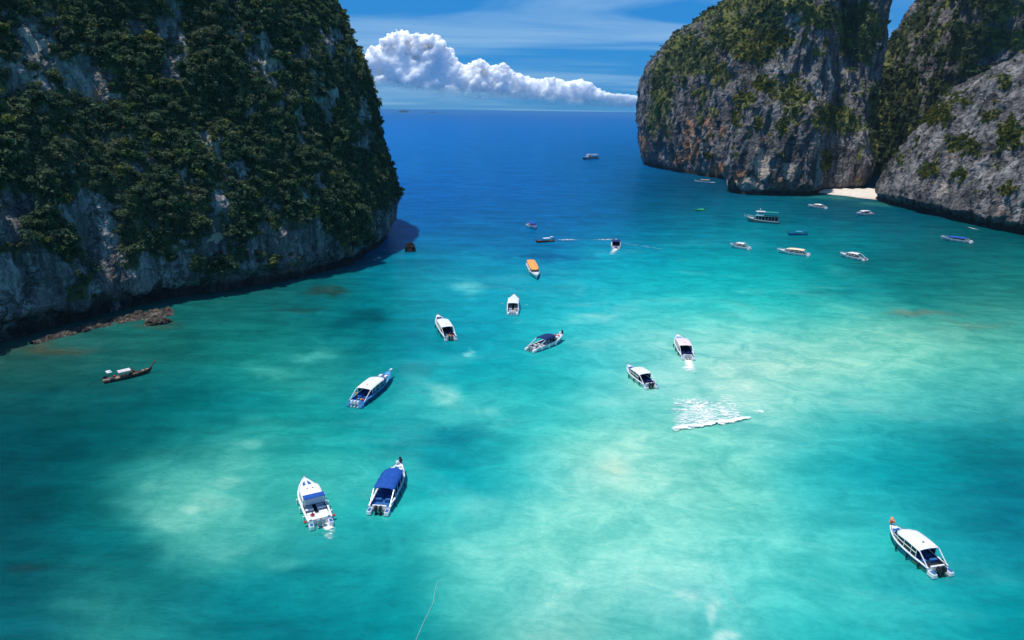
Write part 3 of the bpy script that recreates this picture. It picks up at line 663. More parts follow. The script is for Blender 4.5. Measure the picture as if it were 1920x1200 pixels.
# ================================================================== CUMULUS
def build_cloud():
    prof = np.array([(560, 150), (610, 128), (660, 118), (690, 120), (702, 108), (716, 96), (735, 86), (750, 76), (764, 70), (778, 80), (792, 78), (808, 80), (826, 80), (838, 96), (848, 106), (858, 124), (872, 130),
                     (890, 120), (905, 122), (918, 134), (930, 130), (942, 126), (955, 141), (970, 144), (982, 149), (1000, 154), (1015, 152), (1032, 151), (1048, 157), (1062, 155), (1078, 153), (1092, 160), (1105, 168), (1120, 176), (1140, 178), (1160, 179), (1178, 182)], float)
    Y = 11000.0; m_px = Y / FPX
    rg = np.random.default_rng(5)
    V, F, off = [], [], 0
    ico = {}
    for s in (2, 3, 4):
        bm = bmesh.new(); bmesh.ops.create_icosphere(bm, subdivisions=s, radius=1)
        ico[s] = (np.array([v.co[:] for v in bm.verts]), np.array([[v.index for v in f.verts] for f in bm.faces])); bm.free()
    for x in np.arange(556, 1182, 3.0):
        top = np.interp(x, prof[:, 0], prof[:, 1]); bot = np.interp(x, [560, 700, 900, 1100, 1180], [176, 176, 184, 191, 192])
        y = top
        while y < bot:
            r = min(rg.uniform(3.0, 7.5), max(2.0, (bot - top) * .45)) * (1 + .8 * min(1, (y - top) / 40))
            c = np.array([(x + rg.uniform(-2, 2) - 960) * m_px, Y + rg.uniform(-1, 1) * 230 * min(1, (bot - top) / 60) - r * m_px * .3, CAM_H + (206 - (y + r * .9) + (x - 960) * .014) * m_px])
            v, f = ico[2]
            V.append(v * (r * m_px) + c); F.append(f + off); off += len(v)
            y += r * rg.uniform(.7, 1.1)
    V = np.concatenate(V); F = np.concatenate(F)
    raw = link("cloud_raw", mesh_np("cloud_raw", V, F, True))
    md = raw.modifiers.new("merge", 'REMESH'); md.mode = 'VOXEL'; md.voxel_size = 15.0
    dg = bpy.context.evaluated_depsgraph_get(); ev = raw.evaluated_get(dg)
    me = bpy.data.meshes.new_from_object(ev)
    bpy.data.objects.remove(raw)
    me.name = "cloud_bank"
    n = len(me.vertices); P = np.zeros(n * 3); me.vertices.foreach_get('co', P); P = P.reshape(-1, 3)
    K = np.zeros(n * 3); me.vertex_normals.foreach_get('vector', K); K = K.reshape(-1, 3)
    puff = np.abs(fbm(P / 150 + 3, 2, .5)) * 60 + np.abs(fbm(P / 56 + 9, 3, .55)) * 34 + fbm(P / 24, 2, .5) * 12
    P = P + K * ((puff - 26) * np.interp(P[:, 0], [-2200, 300, 1500, 2000], [1, 1, .7, .45]))[:, None]
    me.vertices.foreach_set('co', P.astype(np.float32).ravel()); me.update()
    me.polygons.foreach_set('use_smooth', [True] * len(me.polygons))
    m, nt, N, L = new_mat("cumulus")
    out = N("ShaderNodeOutputMaterial"); pb = N("ShaderNodeBsdfPrincipled"); tr = N("ShaderNodeBsdfTransparent")
    pb.inputs['Base Color'].default_value = (.99, .97, .97, 1); pb.inputs['Roughness'].default_value = 1; pb.inputs['Specular IOR Level'].default_value = 0
    pb.inputs['Subsurface Weight'].default_value = 1; pb.inputs['Subsurface Radius'].default_value = (1, .95, .95); pb.inputs['Subsurface Scale'].default_value = 330
    geo = N("ShaderNodeNewGeometry"); sp = N("ShaderNodeSeparateXYZ"); L(geo.outputs['Position'], sp.inputs[0])
    mp = N("ShaderNodeMapping"); mp.inputs['Scale'].default_value = (.0012, .0012, .004); L(geo.outputs['Position'], mp.inputs[0])
    n = noise_node(N, L, mp.outputs[0], 1.0, 7, .62)
    # the base thins into the damp air below it
    hz = math_node(N, L, 'ADD', sp.outputs[2], math_node(N, L, 'MULTIPLY', math_node(N, L, 'SUBTRACT', n, .5), 260.0))
    slope = math_node(N, L, 'ADD', hz, math_node(N, L, 'MULTIPLY', sp.outputs[0], 0.066))
    a = rng_node(N, L, slope, 130, 420)
    ma = N("ShaderNodeMixShader"); L(a, ma.inputs[0]); L(tr.outputs[0], ma.inputs[1]); L(pb.outputs[0], ma.inputs[2])
    L(ma.outputs[0], out.inputs[0])
    tag(link("cloud_bank", me, m), "white cumulus cloud bank rising over the open sea between the cliffs", "cloud", kind='structure')
build_cloud()

# ================================================================== VEGETATION
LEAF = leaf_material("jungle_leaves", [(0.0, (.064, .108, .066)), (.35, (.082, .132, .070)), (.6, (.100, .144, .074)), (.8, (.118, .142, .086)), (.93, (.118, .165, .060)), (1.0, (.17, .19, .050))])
LEAF_DRY = leaf_material("sunlit_scrub_leaves", [(0.0, (.065, .085, .026)), (.4, (.11, .125, .028)), (.75, (.17, .175, .03)), (1.0, (.24, .225, .035))])  # dry scrub colours, brightened to carry the sun on the ledges
BARK = plain("bark", (.10, .085, .07), .95, .1, 0, .2, 6.0)

def crown_mesh(name, seed, puffs, leaves, flat=.75, leaf=.17):
    rg = np.random.default_rng(seed)
    V, F = [], []
    k = 0
    for p in range(puffs):
        if p == 0: c = np.array([0, 0, .1]); r = .62
        else:
            a = rg.uniform(0, 2 * math.pi); e = rg.uniform(.25, .85)
            c = np.array([math.cos(a) * e, math.sin(a) * e, rg.uniform(-.25, .55) * flat]); r = rg.uniform(.28, .5)
        for q in range(leaves):
            d = rg.normal(size=3); d /= np.linalg.norm(d); d[2] = abs(d[2]) * .9 if rg.random() < .5 else d[2]
            pos = c + d * r * np.array([1, 1, flat]) * rg.uniform(.72, 1.08)
            n = d + rg.normal(size=3) * .55; n /= np.linalg.norm(n)
            t = np.cross(n, rg.normal(size=3)); t /= np.linalg.norm(t); b = np.cross(n, t)
            s = leaf * rg.uniform(.6, 1.25)
            pts = [pos - t * s, pos + b * s * .55, pos + t * s * 1.05 - n * s * .25, pos - b * s * .55]
            V += pts; F.append((k, k + 1, k + 2, k + 3)); k += 4
    return mesh_np(name, V, F, False)

PROTO = bpy.data.collections.new("leaf_clumps")          # kept out of the scene: source shapes only
for k in range(6):
    me = crown_mesh("leaf_clump", 40 + k, 4 + k % 3, 52, .6 + .1 * (k % 3), .16); me.materials.append(LEAF)
    o = bpy.data.objects.new("leaf_clump", me); PROTO.objects.link(o)
def creeper_mesh(name, seed, strands, leaves, leaf):
    # hanging curtain of leaves: strands that fall from a common ledge
    rg = np.random.default_rng(seed); V, F, k = [], [], 0
    for s_ in range(strands):
        a = rg.uniform(0, 6.283); r = rg.uniform(.1, .6); ln = rg.uniform(.8, 2.4); sway = rg.normal(size=2) * .18
        for q in range(leaves):
            w = rg.uniform(0, 1) ** .8
            pos = np.array([math.cos(a) * r + sway[0] * w, math.sin(a) * r + sway[1] * w, .35 - ln * w]) + rg.normal(size=3) * np.array([.13, .13, .08])
            n = np.array([math.cos(a), math.sin(a), .5]) + rg.normal(size=3) * .7; n /= np.linalg.norm(n)
            t = np.cross(n, rg.normal(size=3)); t /= np.linalg.norm(t); b = np.cross(n, t); z = leaf * rg.uniform(.5, 1.2)
            V += [pos - t * z, pos + b * z * .6, pos + t * z, pos - b * z * .6]; F.append((k, k + 1, k + 2, k + 3)); k += 4
    return mesh_np(name, V, F, False)
for k in range(3):
    me = creeper_mesh("creeper", 60 + k, 8, 30, .14); me.materials.append(LEAF)
    o = bpy.data.objects.new("creeper", me); PROTO.objects.link(o)
for k in range(3):
    me = crown_mesh("low_shrub", 64 + k, 3, 46, 1.0, .24); me.materials.append(LEAF)
    o = bpy.data.objects.new("low_shrub", me); PROTO.objects.link(o)
PROTO_DRY = bpy.data.collections.new("scrub_clumps")
for k in range(4):
    me = crown_mesh("scrub_clump", 70 + k, 4, 40, .6, .2); me.materials.append(LEAF_DRY)
    o = bpy.data.objects.new("scrub_clump", me); PROTO_DRY.objects.link(o)

def scatter_group(coll):
    g = bpy.data.node_groups.new("scatter_foliage", 'GeometryNodeTree')
    g.interface.new_socket(name="Geometry", in_out='INPUT', socket_type='NodeSocketGeometry')
    g.interface.new_socket(name="Geometry", in_out='OUTPUT', socket_type='NodeSocketGeometry')
    N, L = g.nodes.new, g.links.new
    gi, go = N("NodeGroupInput"), N("NodeGroupOutput")
    m2p = N("GeometryNodeMeshToPoints"); ci = N("GeometryNodeCollectionInfo"); io = N("GeometryNodeInstanceOnPoints")
    ci.inputs['Collection'].default_value = coll
    ci.inputs['Separate Children'].default_value = True; ci.inputs['Reset Children'].default_value = True
    def named(n, ty):
        a = N("GeometryNodeInputNamedAttribute"); a.data_type = ty; a.inputs['Name'].default_value = n
        return a.outputs[0]
    L(gi.outputs[0], m2p.inputs[0]); L(m2p.outputs[0], io.inputs['Points'])
    L(ci.outputs[0], io.inputs['Instance']); io.inputs['Pick Instance'].default_value = True
    L(named('rot', 'FLOAT_VECTOR'), io.inputs['Rotation']); L(named('scl', 'FLOAT_VECTOR'), io.inputs['Scale'])
    L(io.outputs[0], go.inputs[0])
    return g
SC_LEAF, SC_DRY = scatter_group(PROTO), scatter_group(PROTO_DRY)

def scatter(name, label, V, N_, veg, weight, count, smin, smax, group, seed, out_k=.25):
    rg = np.random.default_rng(seed)
    p = np.clip(veg - .3, 0, 1) * weight
    p = p / p.sum()
    i = rg.choice(len(V), size=count, p=p)
    s = smin + (smax - smin) * np.where(rg.random(count) < .12, rg.beta(2.5, 1.6, count), rg.beta(1.1, 4.2, count))
    P = V[i] + rg.normal(size=(count, 3)) * .35 + N_[i] * (s * out_k)[:, None] + np.array([0, 0, .15]) * s[:, None]
    me = bpy.data.meshes.new(name); me.vertices.add(count); me.vertices.foreach_set('co', P.astype(np.float32).ravel())
    tilt = np.clip(1 - N_[i][:, 2], 0, 1) * .55
    rot = np.column_stack([-N_[i][:, 1] * tilt, N_[i][:, 0] * tilt, np.zeros(count)]) + rg.normal(size=(count, 3)) * .15
    rot[:, 2] = rg.uniform(0, 6.28, count)
    sc3 = np.column_stack([s * rg.uniform(.8, 1.25, count), s * rg.uniform(.8, 1.25, count), s * rg.uniform(.75, 1.15, count)])
    for nm, v in (('rot', rot), ('scl', sc3)):
        a = me.attributes.new(nm, 'FLOAT_VECTOR', 'POINT'); a.data.foreach_set('vector', v.astype(np.float32).ravel())
    me.update()
    o = link(name, me)
    md = o.modifiers.new("scatter", 'NODES'); md.node_group = group
    tag(o, label, "vegetation", kind='stuff')
    return o

def view_weight(V, lo=-80, hi=2000):
    px, py, dep = to_photo(V)
    return ((px > lo) & (px < hi) & (py > -140) & (py < 700) & (dep > 5)).astype(float)
wl = view_weight(V=VL) * (VL[:, 1] < 320)
scatter("jungle_foliage", "dense dark green shrubs and creepers covering the near jungle cliff", VL, NL, GL, wl * (1 + .5 * (VL[:, 1] > 180)), 21000, .5, 3.0, SC_LEAF, 1)
wt = view_weight(V=VT)
_px, _py, _d = to_photo(VT)
shady = np.maximum.reduce([smooth(-_px, -1400, -1300) * smooth(-_py, -270, -200), smooth(-_py, -75, -45), smooth(_px, 1570, 1600)]) * .97 + .03  # dark leaves where shade falls, bright scrub elsewhere: light put into leaf colour
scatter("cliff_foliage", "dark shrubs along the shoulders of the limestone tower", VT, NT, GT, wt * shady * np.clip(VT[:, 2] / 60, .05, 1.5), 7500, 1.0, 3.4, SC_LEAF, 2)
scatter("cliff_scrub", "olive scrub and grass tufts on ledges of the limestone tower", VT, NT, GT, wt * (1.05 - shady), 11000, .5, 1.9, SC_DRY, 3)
wh = view_weight(V=VH)
scatter("headland_scrub", "yellow green scrub patches over the lower grey headland", VH, NH, GH, wh, 9000, .4, 1.4, SC_DRY, 4)
scatter("headland_foliage", "darker bushes among the scrub of the lower headland", VH, NH, GH, wh * (VH[:, 2] > 20), 900, .6, 1.8, SC_LEAF, 5)
scatter("saddle_foliage", "dark forest on the saddle at the head of the gully", VS, NS_, GS, view_weight(V=VS), 900, 1.4, 4.0, SC_LEAF, 9)
wb = view_weight(V=VB)
scatter("gully_foliage", "dark forest in the gully, thickened over the tallest wall to imitate its deep shade", VB, NB, GB, wb, 6500, 1.0, 3.6, SC_LEAF, 6)

# trees large enough to pick out one by one
def tree_trunk(seed, h):
    rg = np.random.default_rng(seed)
    bm = bmesh.new()
    def limb(p0, p1, r0, r1, n=5):
        p0, p1 = Vector(p0), Vector(p1); ax = (p1 - p0).normalized()
        s = ax.orthogonal().normalized(); t = ax.cross(s); rings = []
        mid = (p0 + p1) / 2 + s * (p1 - p0).length * .08
        for q, (c, r) in enumerate(((p0, r0), (mid, (r0 + r1) / 2), (p1, r1))):
            rings.append([bm.verts.new(c + (s * math.cos(6.283 * k / n) + t * math.sin(6.283 * k / n)) * r) for k in range(n)])
        for a, b in zip(rings, rings[1:]):
            for k in range(n): bm.faces.new((a[k], a[(k + 1) % n], b[(k + 1) % n], b[k]))
    limb((0, 0, -.6), (.1, .05, h * .6), .16, .1)
    for k in range(4):
        a = k * 1.6 + rg.uniform(0, .6); limb((.1, .05, h * (.45 + .04 * k)), (math.cos(a) * .9, math.sin(a) * .9, h * .95), .08, .03, 4)
    me = bpy.data.meshes.new("trunk"); bm.to_mesh(me); bm.free(); me.materials.append(BARK)
    return me
TREES = []
for k in range(4):
    cm = crown_mesh("crown", 90 + k, 8, 80, .62, .12); cm.materials.append(LEAF)
    TREES.append((tree_trunk(k, 1.5), cm))
def plant_tree(p, s, k, rz, label, group, tilt):
    t, c = TREES[k]
    root = bpy.data.objects.new("tree", None); COL.objects.link(root)
    root.location = p; root.rotation_euler = (tilt[0], tilt[1], rz); root.scale = (s, s, s)
    tag(root, label, "tree", group)
    link("trunk", t, None, root)
    co = link("crown", c, None, root); co.location = (0, 0, 1.55); co.scale = (1.25, 1.25, 1.1)
def plant(V, N_, G, weight, n, smin, smax, say, seed, mind):
    rg = np.random.default_rng(seed)
    p = np.clip(G - .4, 0, 1) * weight; p /= p.sum()
    got = []
    for i in rg.choice(len(V), size=n * 12, p=p):
        if len(got) >= n: break
        if all(np.linalg.norm(V[i] - q) > mind for q in got):
            got.append(V[i]); s = rg.uniform(smin, smax)
            label, group = say(V[i])
            plant_tree(V[i] - N_[i] * .2, s, int(rg.integers(4)), rg.uniform(0, 6.28), label, group, (-N_[i][1] * .25, N_[i][0] * .25))
def say_jungle(p):
    h = "low on" if p[2] < 35 else "halfway up" if p[2] < 62 else "high on"
    w = "its seaward tip" if p[1] > 235 else "its middle" if p[1] > 185 else "the end over the tidal rock shelf"
    return "bushy green tree %s the jungle cliff at %s" % (h, w), "trees %s the jungle cliff at %s" % (h, w)
def say_tower(p):
    h = "upper" if p[2] > 95 else "lower"
    w = "seaward" if p[1] > 560 else "bay side"
    return "small tree on the %s %s shoulder of the limestone tower" % (h, w), "trees on the %s %s shoulder of the tower" % (h, w)
plant(VL, NL, GL, wl * (VL[:, 2] > 12), 130, 1.1, 2.2, say_jungle, 21, 3.6)
plant(VT, NT, GT, wt * (VT[:, 2] > 45) * smooth(NT[:, 2], .1, .5), 60, 2.0, 3.4, say_tower, 22, 5.0)

# ================================================================== HAZE
def build_haze():
    m, nt, N, L = new_mat("sea_haze")
    out = N("ShaderNodeOutputMaterial"); v = N("ShaderNodeVolumePrincipled")
    v.inputs['Color'].default_value = (.42, .78, 1.0, 1); v.inputs['Density'].default_value = HAZE
    v.inputs['Anisotropy'].default_value = .2
    L(v.outputs[0], out.inputs['Volume'])
    x0, x1, y0, y1, z0, z1 = -9000, 9000, -600, 10000, -3, 235
    V = [(x, y, z) for x in (x0, x1) for y in (y0, y1) for z in (z0, z1)]
    F = [(0, 1, 3, 2), (4, 6, 7, 5), (0, 4, 5, 1), (2, 3, 7, 6), (0, 2, 6, 4), (1, 5, 7, 3)]
    tag(link("haze", mesh_np("haze", V, F), m), "thin blue sea haze over the bay and open water", "haze", kind='stuff')
HAZE = 0.000045
build_haze()
# ================================================================== BOATS
WHITE = plain("white_gelcoat", (.78, .78, .78), .28, .5, 0, .05, 1.2)
CREAM = plain("cream_roof_paint", (.80, .66, .46), .45, .4, 0, .05, 1.2)
PINKW = plain("pale_pink_roof_paint", (.80, .65, .68), .4, .4, 0, .05, 1.2)
ORANGE = plain("orange_roof_paint", (.82, .36, .06), .45, .4, 0, .06, 1.2)
CANVAS = plain("blue_canvas", (.015, .085, .36), .8, .2, 0, .12, 2.0, .2)
NAVY = plain("navy_canvas", (.012, .035, .13), .8, .2, 0, .12, 2.0, .2)
BLUE = plain("blue_hull_paint", (.02, .11, .36), .3, .5, 0, .06, 1.2)
MIDBLUE = plain("blue_cushion_vinyl", (.02, .12, .33), .6, .3, 0, .1, 3)
LIGHTBLUE = plain("light_blue_hull_paint", (.10, .36, .66), .35, .5, 0, .06, 1.2)
GLASS = plain("dark_tinted_glass", (.012, .016, .022), .08, .6, 0, .05, 1)
DARK = plain("dark_cabin_interior", (.02, .025, .035), .7, .2, 0, .2, 3)
BLACK = plain("black_cowling", (.015, .016, .02), .3, .5, 0, .05, 2)
SILVER = plain("silver_cowling", (.42, .43, .45), .35, .5, .3, .05, 2)
STEEL = plain("stainless_rail", (.6, .6, .62), .25, .5, .9, .03, 2)
RED = plain("red_plastic", (.55, .03, .04), .5, .4, 0, .1, 3)
PINKISH = plain("orange_garland", (.85, .30, .18), .8, .2, 0, .2, 6)
GOLD = plain("gold_hull_lettering_paint", (.62, .34, .04), .4, .4, 0, .1, 3)
TEAL = plain("teal_hull_paint", (.03, .30, .29), .4, .4, 0, .08, 1)
GREEN = plain("green_tarpaulin", (.05, .52, .20), .6, .3, 0, .1, 1.5)
WOOD = plain("weathered_hull_wood", (.10, .062, .045), .7, .3, 0, .25, 2.5)
WOODPALE = plain("pale_deck_wood", (.30, .235, .19), .8, .2, 0, .2, 3)
REDWOOD = plain("red_brown_hull_paint", (.26, .06, .04), .5, .3, 0, .15, 2)
TAN = plain("tan_awning_cloth", (.62, .47, .30), .9, .1, 0, .1, 2)
GREYW = plain("greyish_white_tarpaulin", (.60, .56, .56), .8, .2, 0, .1, 2)
SKIN = plain("skin", (.38, .22, .15), .7, .3)

class MB:
    """Collects boxes, strips and tubes into one mesh."""
    def __init__(s): s.v, s.f = [], []
    def quad_strip(s, A, B):
        k = len(s.v); n = len(A)
        s.v += [tuple(p) for p in A] + [tuple(p) for p in B]
        for i in range(n - 1): s.f.append((k + i, k + i + 1, k + n + i + 1, k + n + i))
    def poly(s, pts):
        k = len(s.v); s.v += [tuple(p) for p in pts]; s.f.append(tuple(range(k, k + len(pts))))
    def box(s, x0, x1, y0, y1, z0, z1, tx=0.0, ty=0.0):
        """Box whose top face is drawn in by tx, ty at each side."""
        k = len(s.v)
        s.v += [(x0, y0, z0), (x1, y0, z0), (x1, y1, z0), (x0, y1, z0), (x0 + tx, y0 + ty, z1), (x1 - tx, y0 + ty, z1), (x1 - tx, y1 - ty, z1), (x0 + tx, y1 - ty, z1)]
        for q in ((3, 2, 1, 0), (4, 5, 6, 7), (0, 1, 5, 4), (1, 2, 6, 5), (2, 3, 7, 6), (3, 0, 4, 7)): s.f.append(tuple(k + a for a in q))
        return s
    def tube(s, pts, r, n=6, r1=None):
        pts = [Vector(p) for p in pts]; rings = []
        for i, p in enumerate(pts):
            a = (pts[min(i + 1, len(pts) - 1)] - pts[max(i - 1, 0)]).normalized()
            e = Vector((0, 0, 1)) if abs(a.z) < .9 else Vector((1, 0, 0))
            u = a.cross(e).normalized(); w = a.cross(u)
            rr = r if r1 is None else r + (r1 - r) * i / (len(pts) - 1)
            k = len(s.v); s.v += [tuple(p + (u * math.cos(6.2832 * j / n) + w * math.sin(6.2832 * j / n)) * rr) for j in range(n)]
            rings.append(k)
        for a, b in zip(rings, rings[1:]):
            for j in range(n): s.f.append((a + j, a + (j + 1) % n, b + (j + 1) % n, b + j))
        s.f.append(tuple(rings[0] + j for j in range(n))[::-1]); s.f.append(tuple(rings[-1] + j for j in range(n)))
        return s
    def slab(s, outline, z0, z1, inset=0.0):
        """Flat plate from a plan outline with an optional drawn-in top edge."""
        c = np.mean(np.array(outline), axis=0); k = len(s.v); n = len(outline)
        s.v += [(p[0], p[1], z0) for p in outline]
        s.v += [(c[0] + (p[0] - c[0]) * (1 - inset), c[1] + (p[1] - c[1]) * (1 - inset), z1) for p in outline]
        s.f.append(tuple(range(k + n - 1, k - 1, -1))); s.f.append(tuple(range(k + n, k + 2 * n)))
        for i in range(n): j = (i + 1) % n; s.f.append((k + i, k + j, k + n + j, k + n + i))
        return s
    def ball(s, c, r, sz=1.0, n=8, m=5):
        k = len(s.v); c = Vector(c)
        for i in range(1, m):
            t = math.pi * i / m
            for j in range(n): s.v.append((c.x + r * math.sin(t) * math.cos(6.2832 * j / n), c.y + r * math.sin(t) * math.sin(6.2832 * j / n), c.z + r * sz * math.cos(t)))
        a = len(s.v); s.v += [(c.x, c.y, c.z + r * sz), (c.x, c.y, c.z - r * sz)]
        for i in range(m - 2):
            for j in range(n): s.f.append((k + i * n + j, k + i * n + (j + 1) % n, k + (i + 1) * n + (j + 1) % n, k + (i + 1) * n + j))
        for j in range(n): s.f.append((a, k + (j + 1) % n, k + j)); s.f.append((a + 1, k + (m - 2) * n + j, k + (m - 2) * n + (j + 1) % n))
        return s
    def build(s, name, mat, parent=None, smooth_shade=False, bevel=0.0, mats=None, fm=None):
        me = bpy.data.meshes.new(name); me.from_pydata(s.v, [], s.f); me.validate()
        for m in (mats or [mat]): me.materials.append(m)
        if fm:
            for p, i in zip(me.polygons, fm): p.material_index = i
        bm = bmesh.new(); bm.from_mesh(me)
        bmesh.ops.remove_doubles(bm, verts=bm.verts, dist=.0005); bmesh.ops.recalc_face_normals(bm, faces=bm.faces)
        if bevel:
            ed = [e for e in bm.edges if len(e.link_faces) == 2 and e.calc_face_angle(0) > .6]
            bmesh.ops.bevel(bm, geom=ed, offset=bevel, segments=2, profile=.6, affect='EDGES', clamp_overlap=True)
        bm.to_mesh(me); bm.free()
        if smooth_shade: me.polygons.foreach_set('use_smooth', [True] * len(me.polygons))
        return link(name, me, None, parent)

def boat_root(name, bow, stern, label, cat, group, bowz=1.2, length=None):
    a = ground(*bow, bowz); b = ground(*stern, .5)
    L_ = float(np.linalg.norm(a[:2] - b[:2]))
    r = bpy.data.objects.new(name, None); COL.objects.link(r)
    mid = (a + b) / 2
    r.location = (mid[0], mid[1], 0.0)
    r.rotation_euler = (0, 0, math.atan2(a[1] - b[1], a[0] - b[0]))
    tag(r, label, cat, group)
    print("BOAT %-14s L=%.1f at %.0f,%.0f  %s" % (name, L_, mid[0], mid[1], label[:40]))
    return r, (length or L_)

def half(t, B, full=.5, p=2.3):
    a = B / 2 * (.93 + .07 * min(1, t / .3))
    return a if t < full else a * max(0.0, 1 - ((t - full) / (1 - full)) ** p)

def hull_parts(root, L, B, side, bottom, free=.85, rise=.75, full=.5, p=2.3, deck_t=.7, floor_mat=None, deck_mat=None, gunw=.24, prow=0.0):
    ts = [0, .05, .12, .2, .3, .4, .5, .58, .66, .72, .78, .84, .89, .93, .965, .985, 1.0]
    X = lambda t: (t - .5) * L
    zs = lambda t: free + rise * t ** 2.4 + prow * max(0, (t - .85) / .15) ** 2
    def sec(t, s):
        b = half(t, B, full, p); ov = .04 * L * max(0, (t - .6) / .4) ** 2
        bc = b * (.86 - .45 * t ** 4); zc = .12 + .45 * t ** 3
        zk = -.45 + .75 * max(0, (t - .6) / .4) ** 2
        x = X(t)
        return [(x - ov * .9, 0, zk), (x - ov * .7, s * bc, zc), (x - ov * .25, s * (bc + (b - bc) * .55), zc + (zs(t) - zc) * .5), (x, s * b, zs(t))]
    m = MB(); fm = []
    for s in (-1, 1):
        S = [sec(t, s) for t in ts]
        for k in range(3):
            n0 = len(m.f); m.quad_strip([q[k] for q in S], [q[k + 1] for q in S]); fm += [1 if k < 1 else 0] * (len(m.f) - n0)
        gi = [(X(t), s * max(0, half(t, B, full, p) - gunw), zs(t) + .02) for t in ts]
        n0 = len(m.f); m.quad_strip([q[3] for q in S], gi); fm += [0] * (len(m.f) - n0)
    a, b = sec(0, -1), sec(0, 1)
    m.poly([b[3], b[2], b[1], b[0], a[1], a[2], a[3]]); fm.append(0)
    fm = fm  # hull faces: topsides then bottom
    hull = m.build("hull", side, root, mats=[side, bottom], fm=fm)
    # cockpit floor, inner walls
    d = MB(); ti = [t for t in ts if t <= deck_t + .001]
    zf = .38
    for s in (-1, 1):
        top = [(X(t), s * (half(t, B, full, p) - gunw), zs(t) + .02) for t in ti]
        bot = [(X(t), s * (half(t, B, full, p) - gunw - .06), zf) for t in ti]
        d.quad_strip(top, bot); d.quad_strip(bot, [(X(t), 0, zf) for t in ti])
    d.quad_strip([(X(0) + .02, -(B * .46 - gunw), zs(0) * .9), (X(0) + .02, B * .46 - gunw, zs(0) * .9)], [(X(0) + .02, -(B * .46 - gunw), zf), (X(0) + .02, B * .46 - gunw, zf)])
    hd = half(ti[-1], B, full, p) - gunw
    d.quad_strip([(X(ti[-1]), -hd, zs(ti[-1])), (X(ti[-1]), hd, zs(ti[-1]))], [(X(ti[-1]), -hd, zf), (X(ti[-1]), hd, zf)])
    d.build("cockpit_floor", floor_mat or DARK, root)
    f = MB(); tf = [t for t in ts if t >= deck_t - .001]
    for s in (-1, 1):
        f.quad_strip([(X(t), s * max(0, half(t, B, full, p) - gunw), zs(t) + .02) for t in tf], [(X(t), 0, zs(t) + .06) for t in tf])
    f.build("foredeck", deck_mat or side, root)
    return X, zs

def outboards(root, L, n, mat, legmat, spread=.62):
    for k in range(n):
        y = (k - (n - 1) / 2) * spread; x = -L / 2
        c = MB(); c.box(x - .82, x - .18, y - .21, y + .21, .62, 1.18, .08, .05)
        cw = c.build("outboard", mat, root, bevel=.07)
        g = MB(); g.box(x - .62, x - .34, y - .1, y + .1, -.45, .62); g.box(x - .85, x - .28, y - .17, y + .17, .1, .16); g.tube([(x - .86, y, -.3), (x - .45, y, -.3)], .09, 6)
        g.build("outboard_leg", legmat, cw)

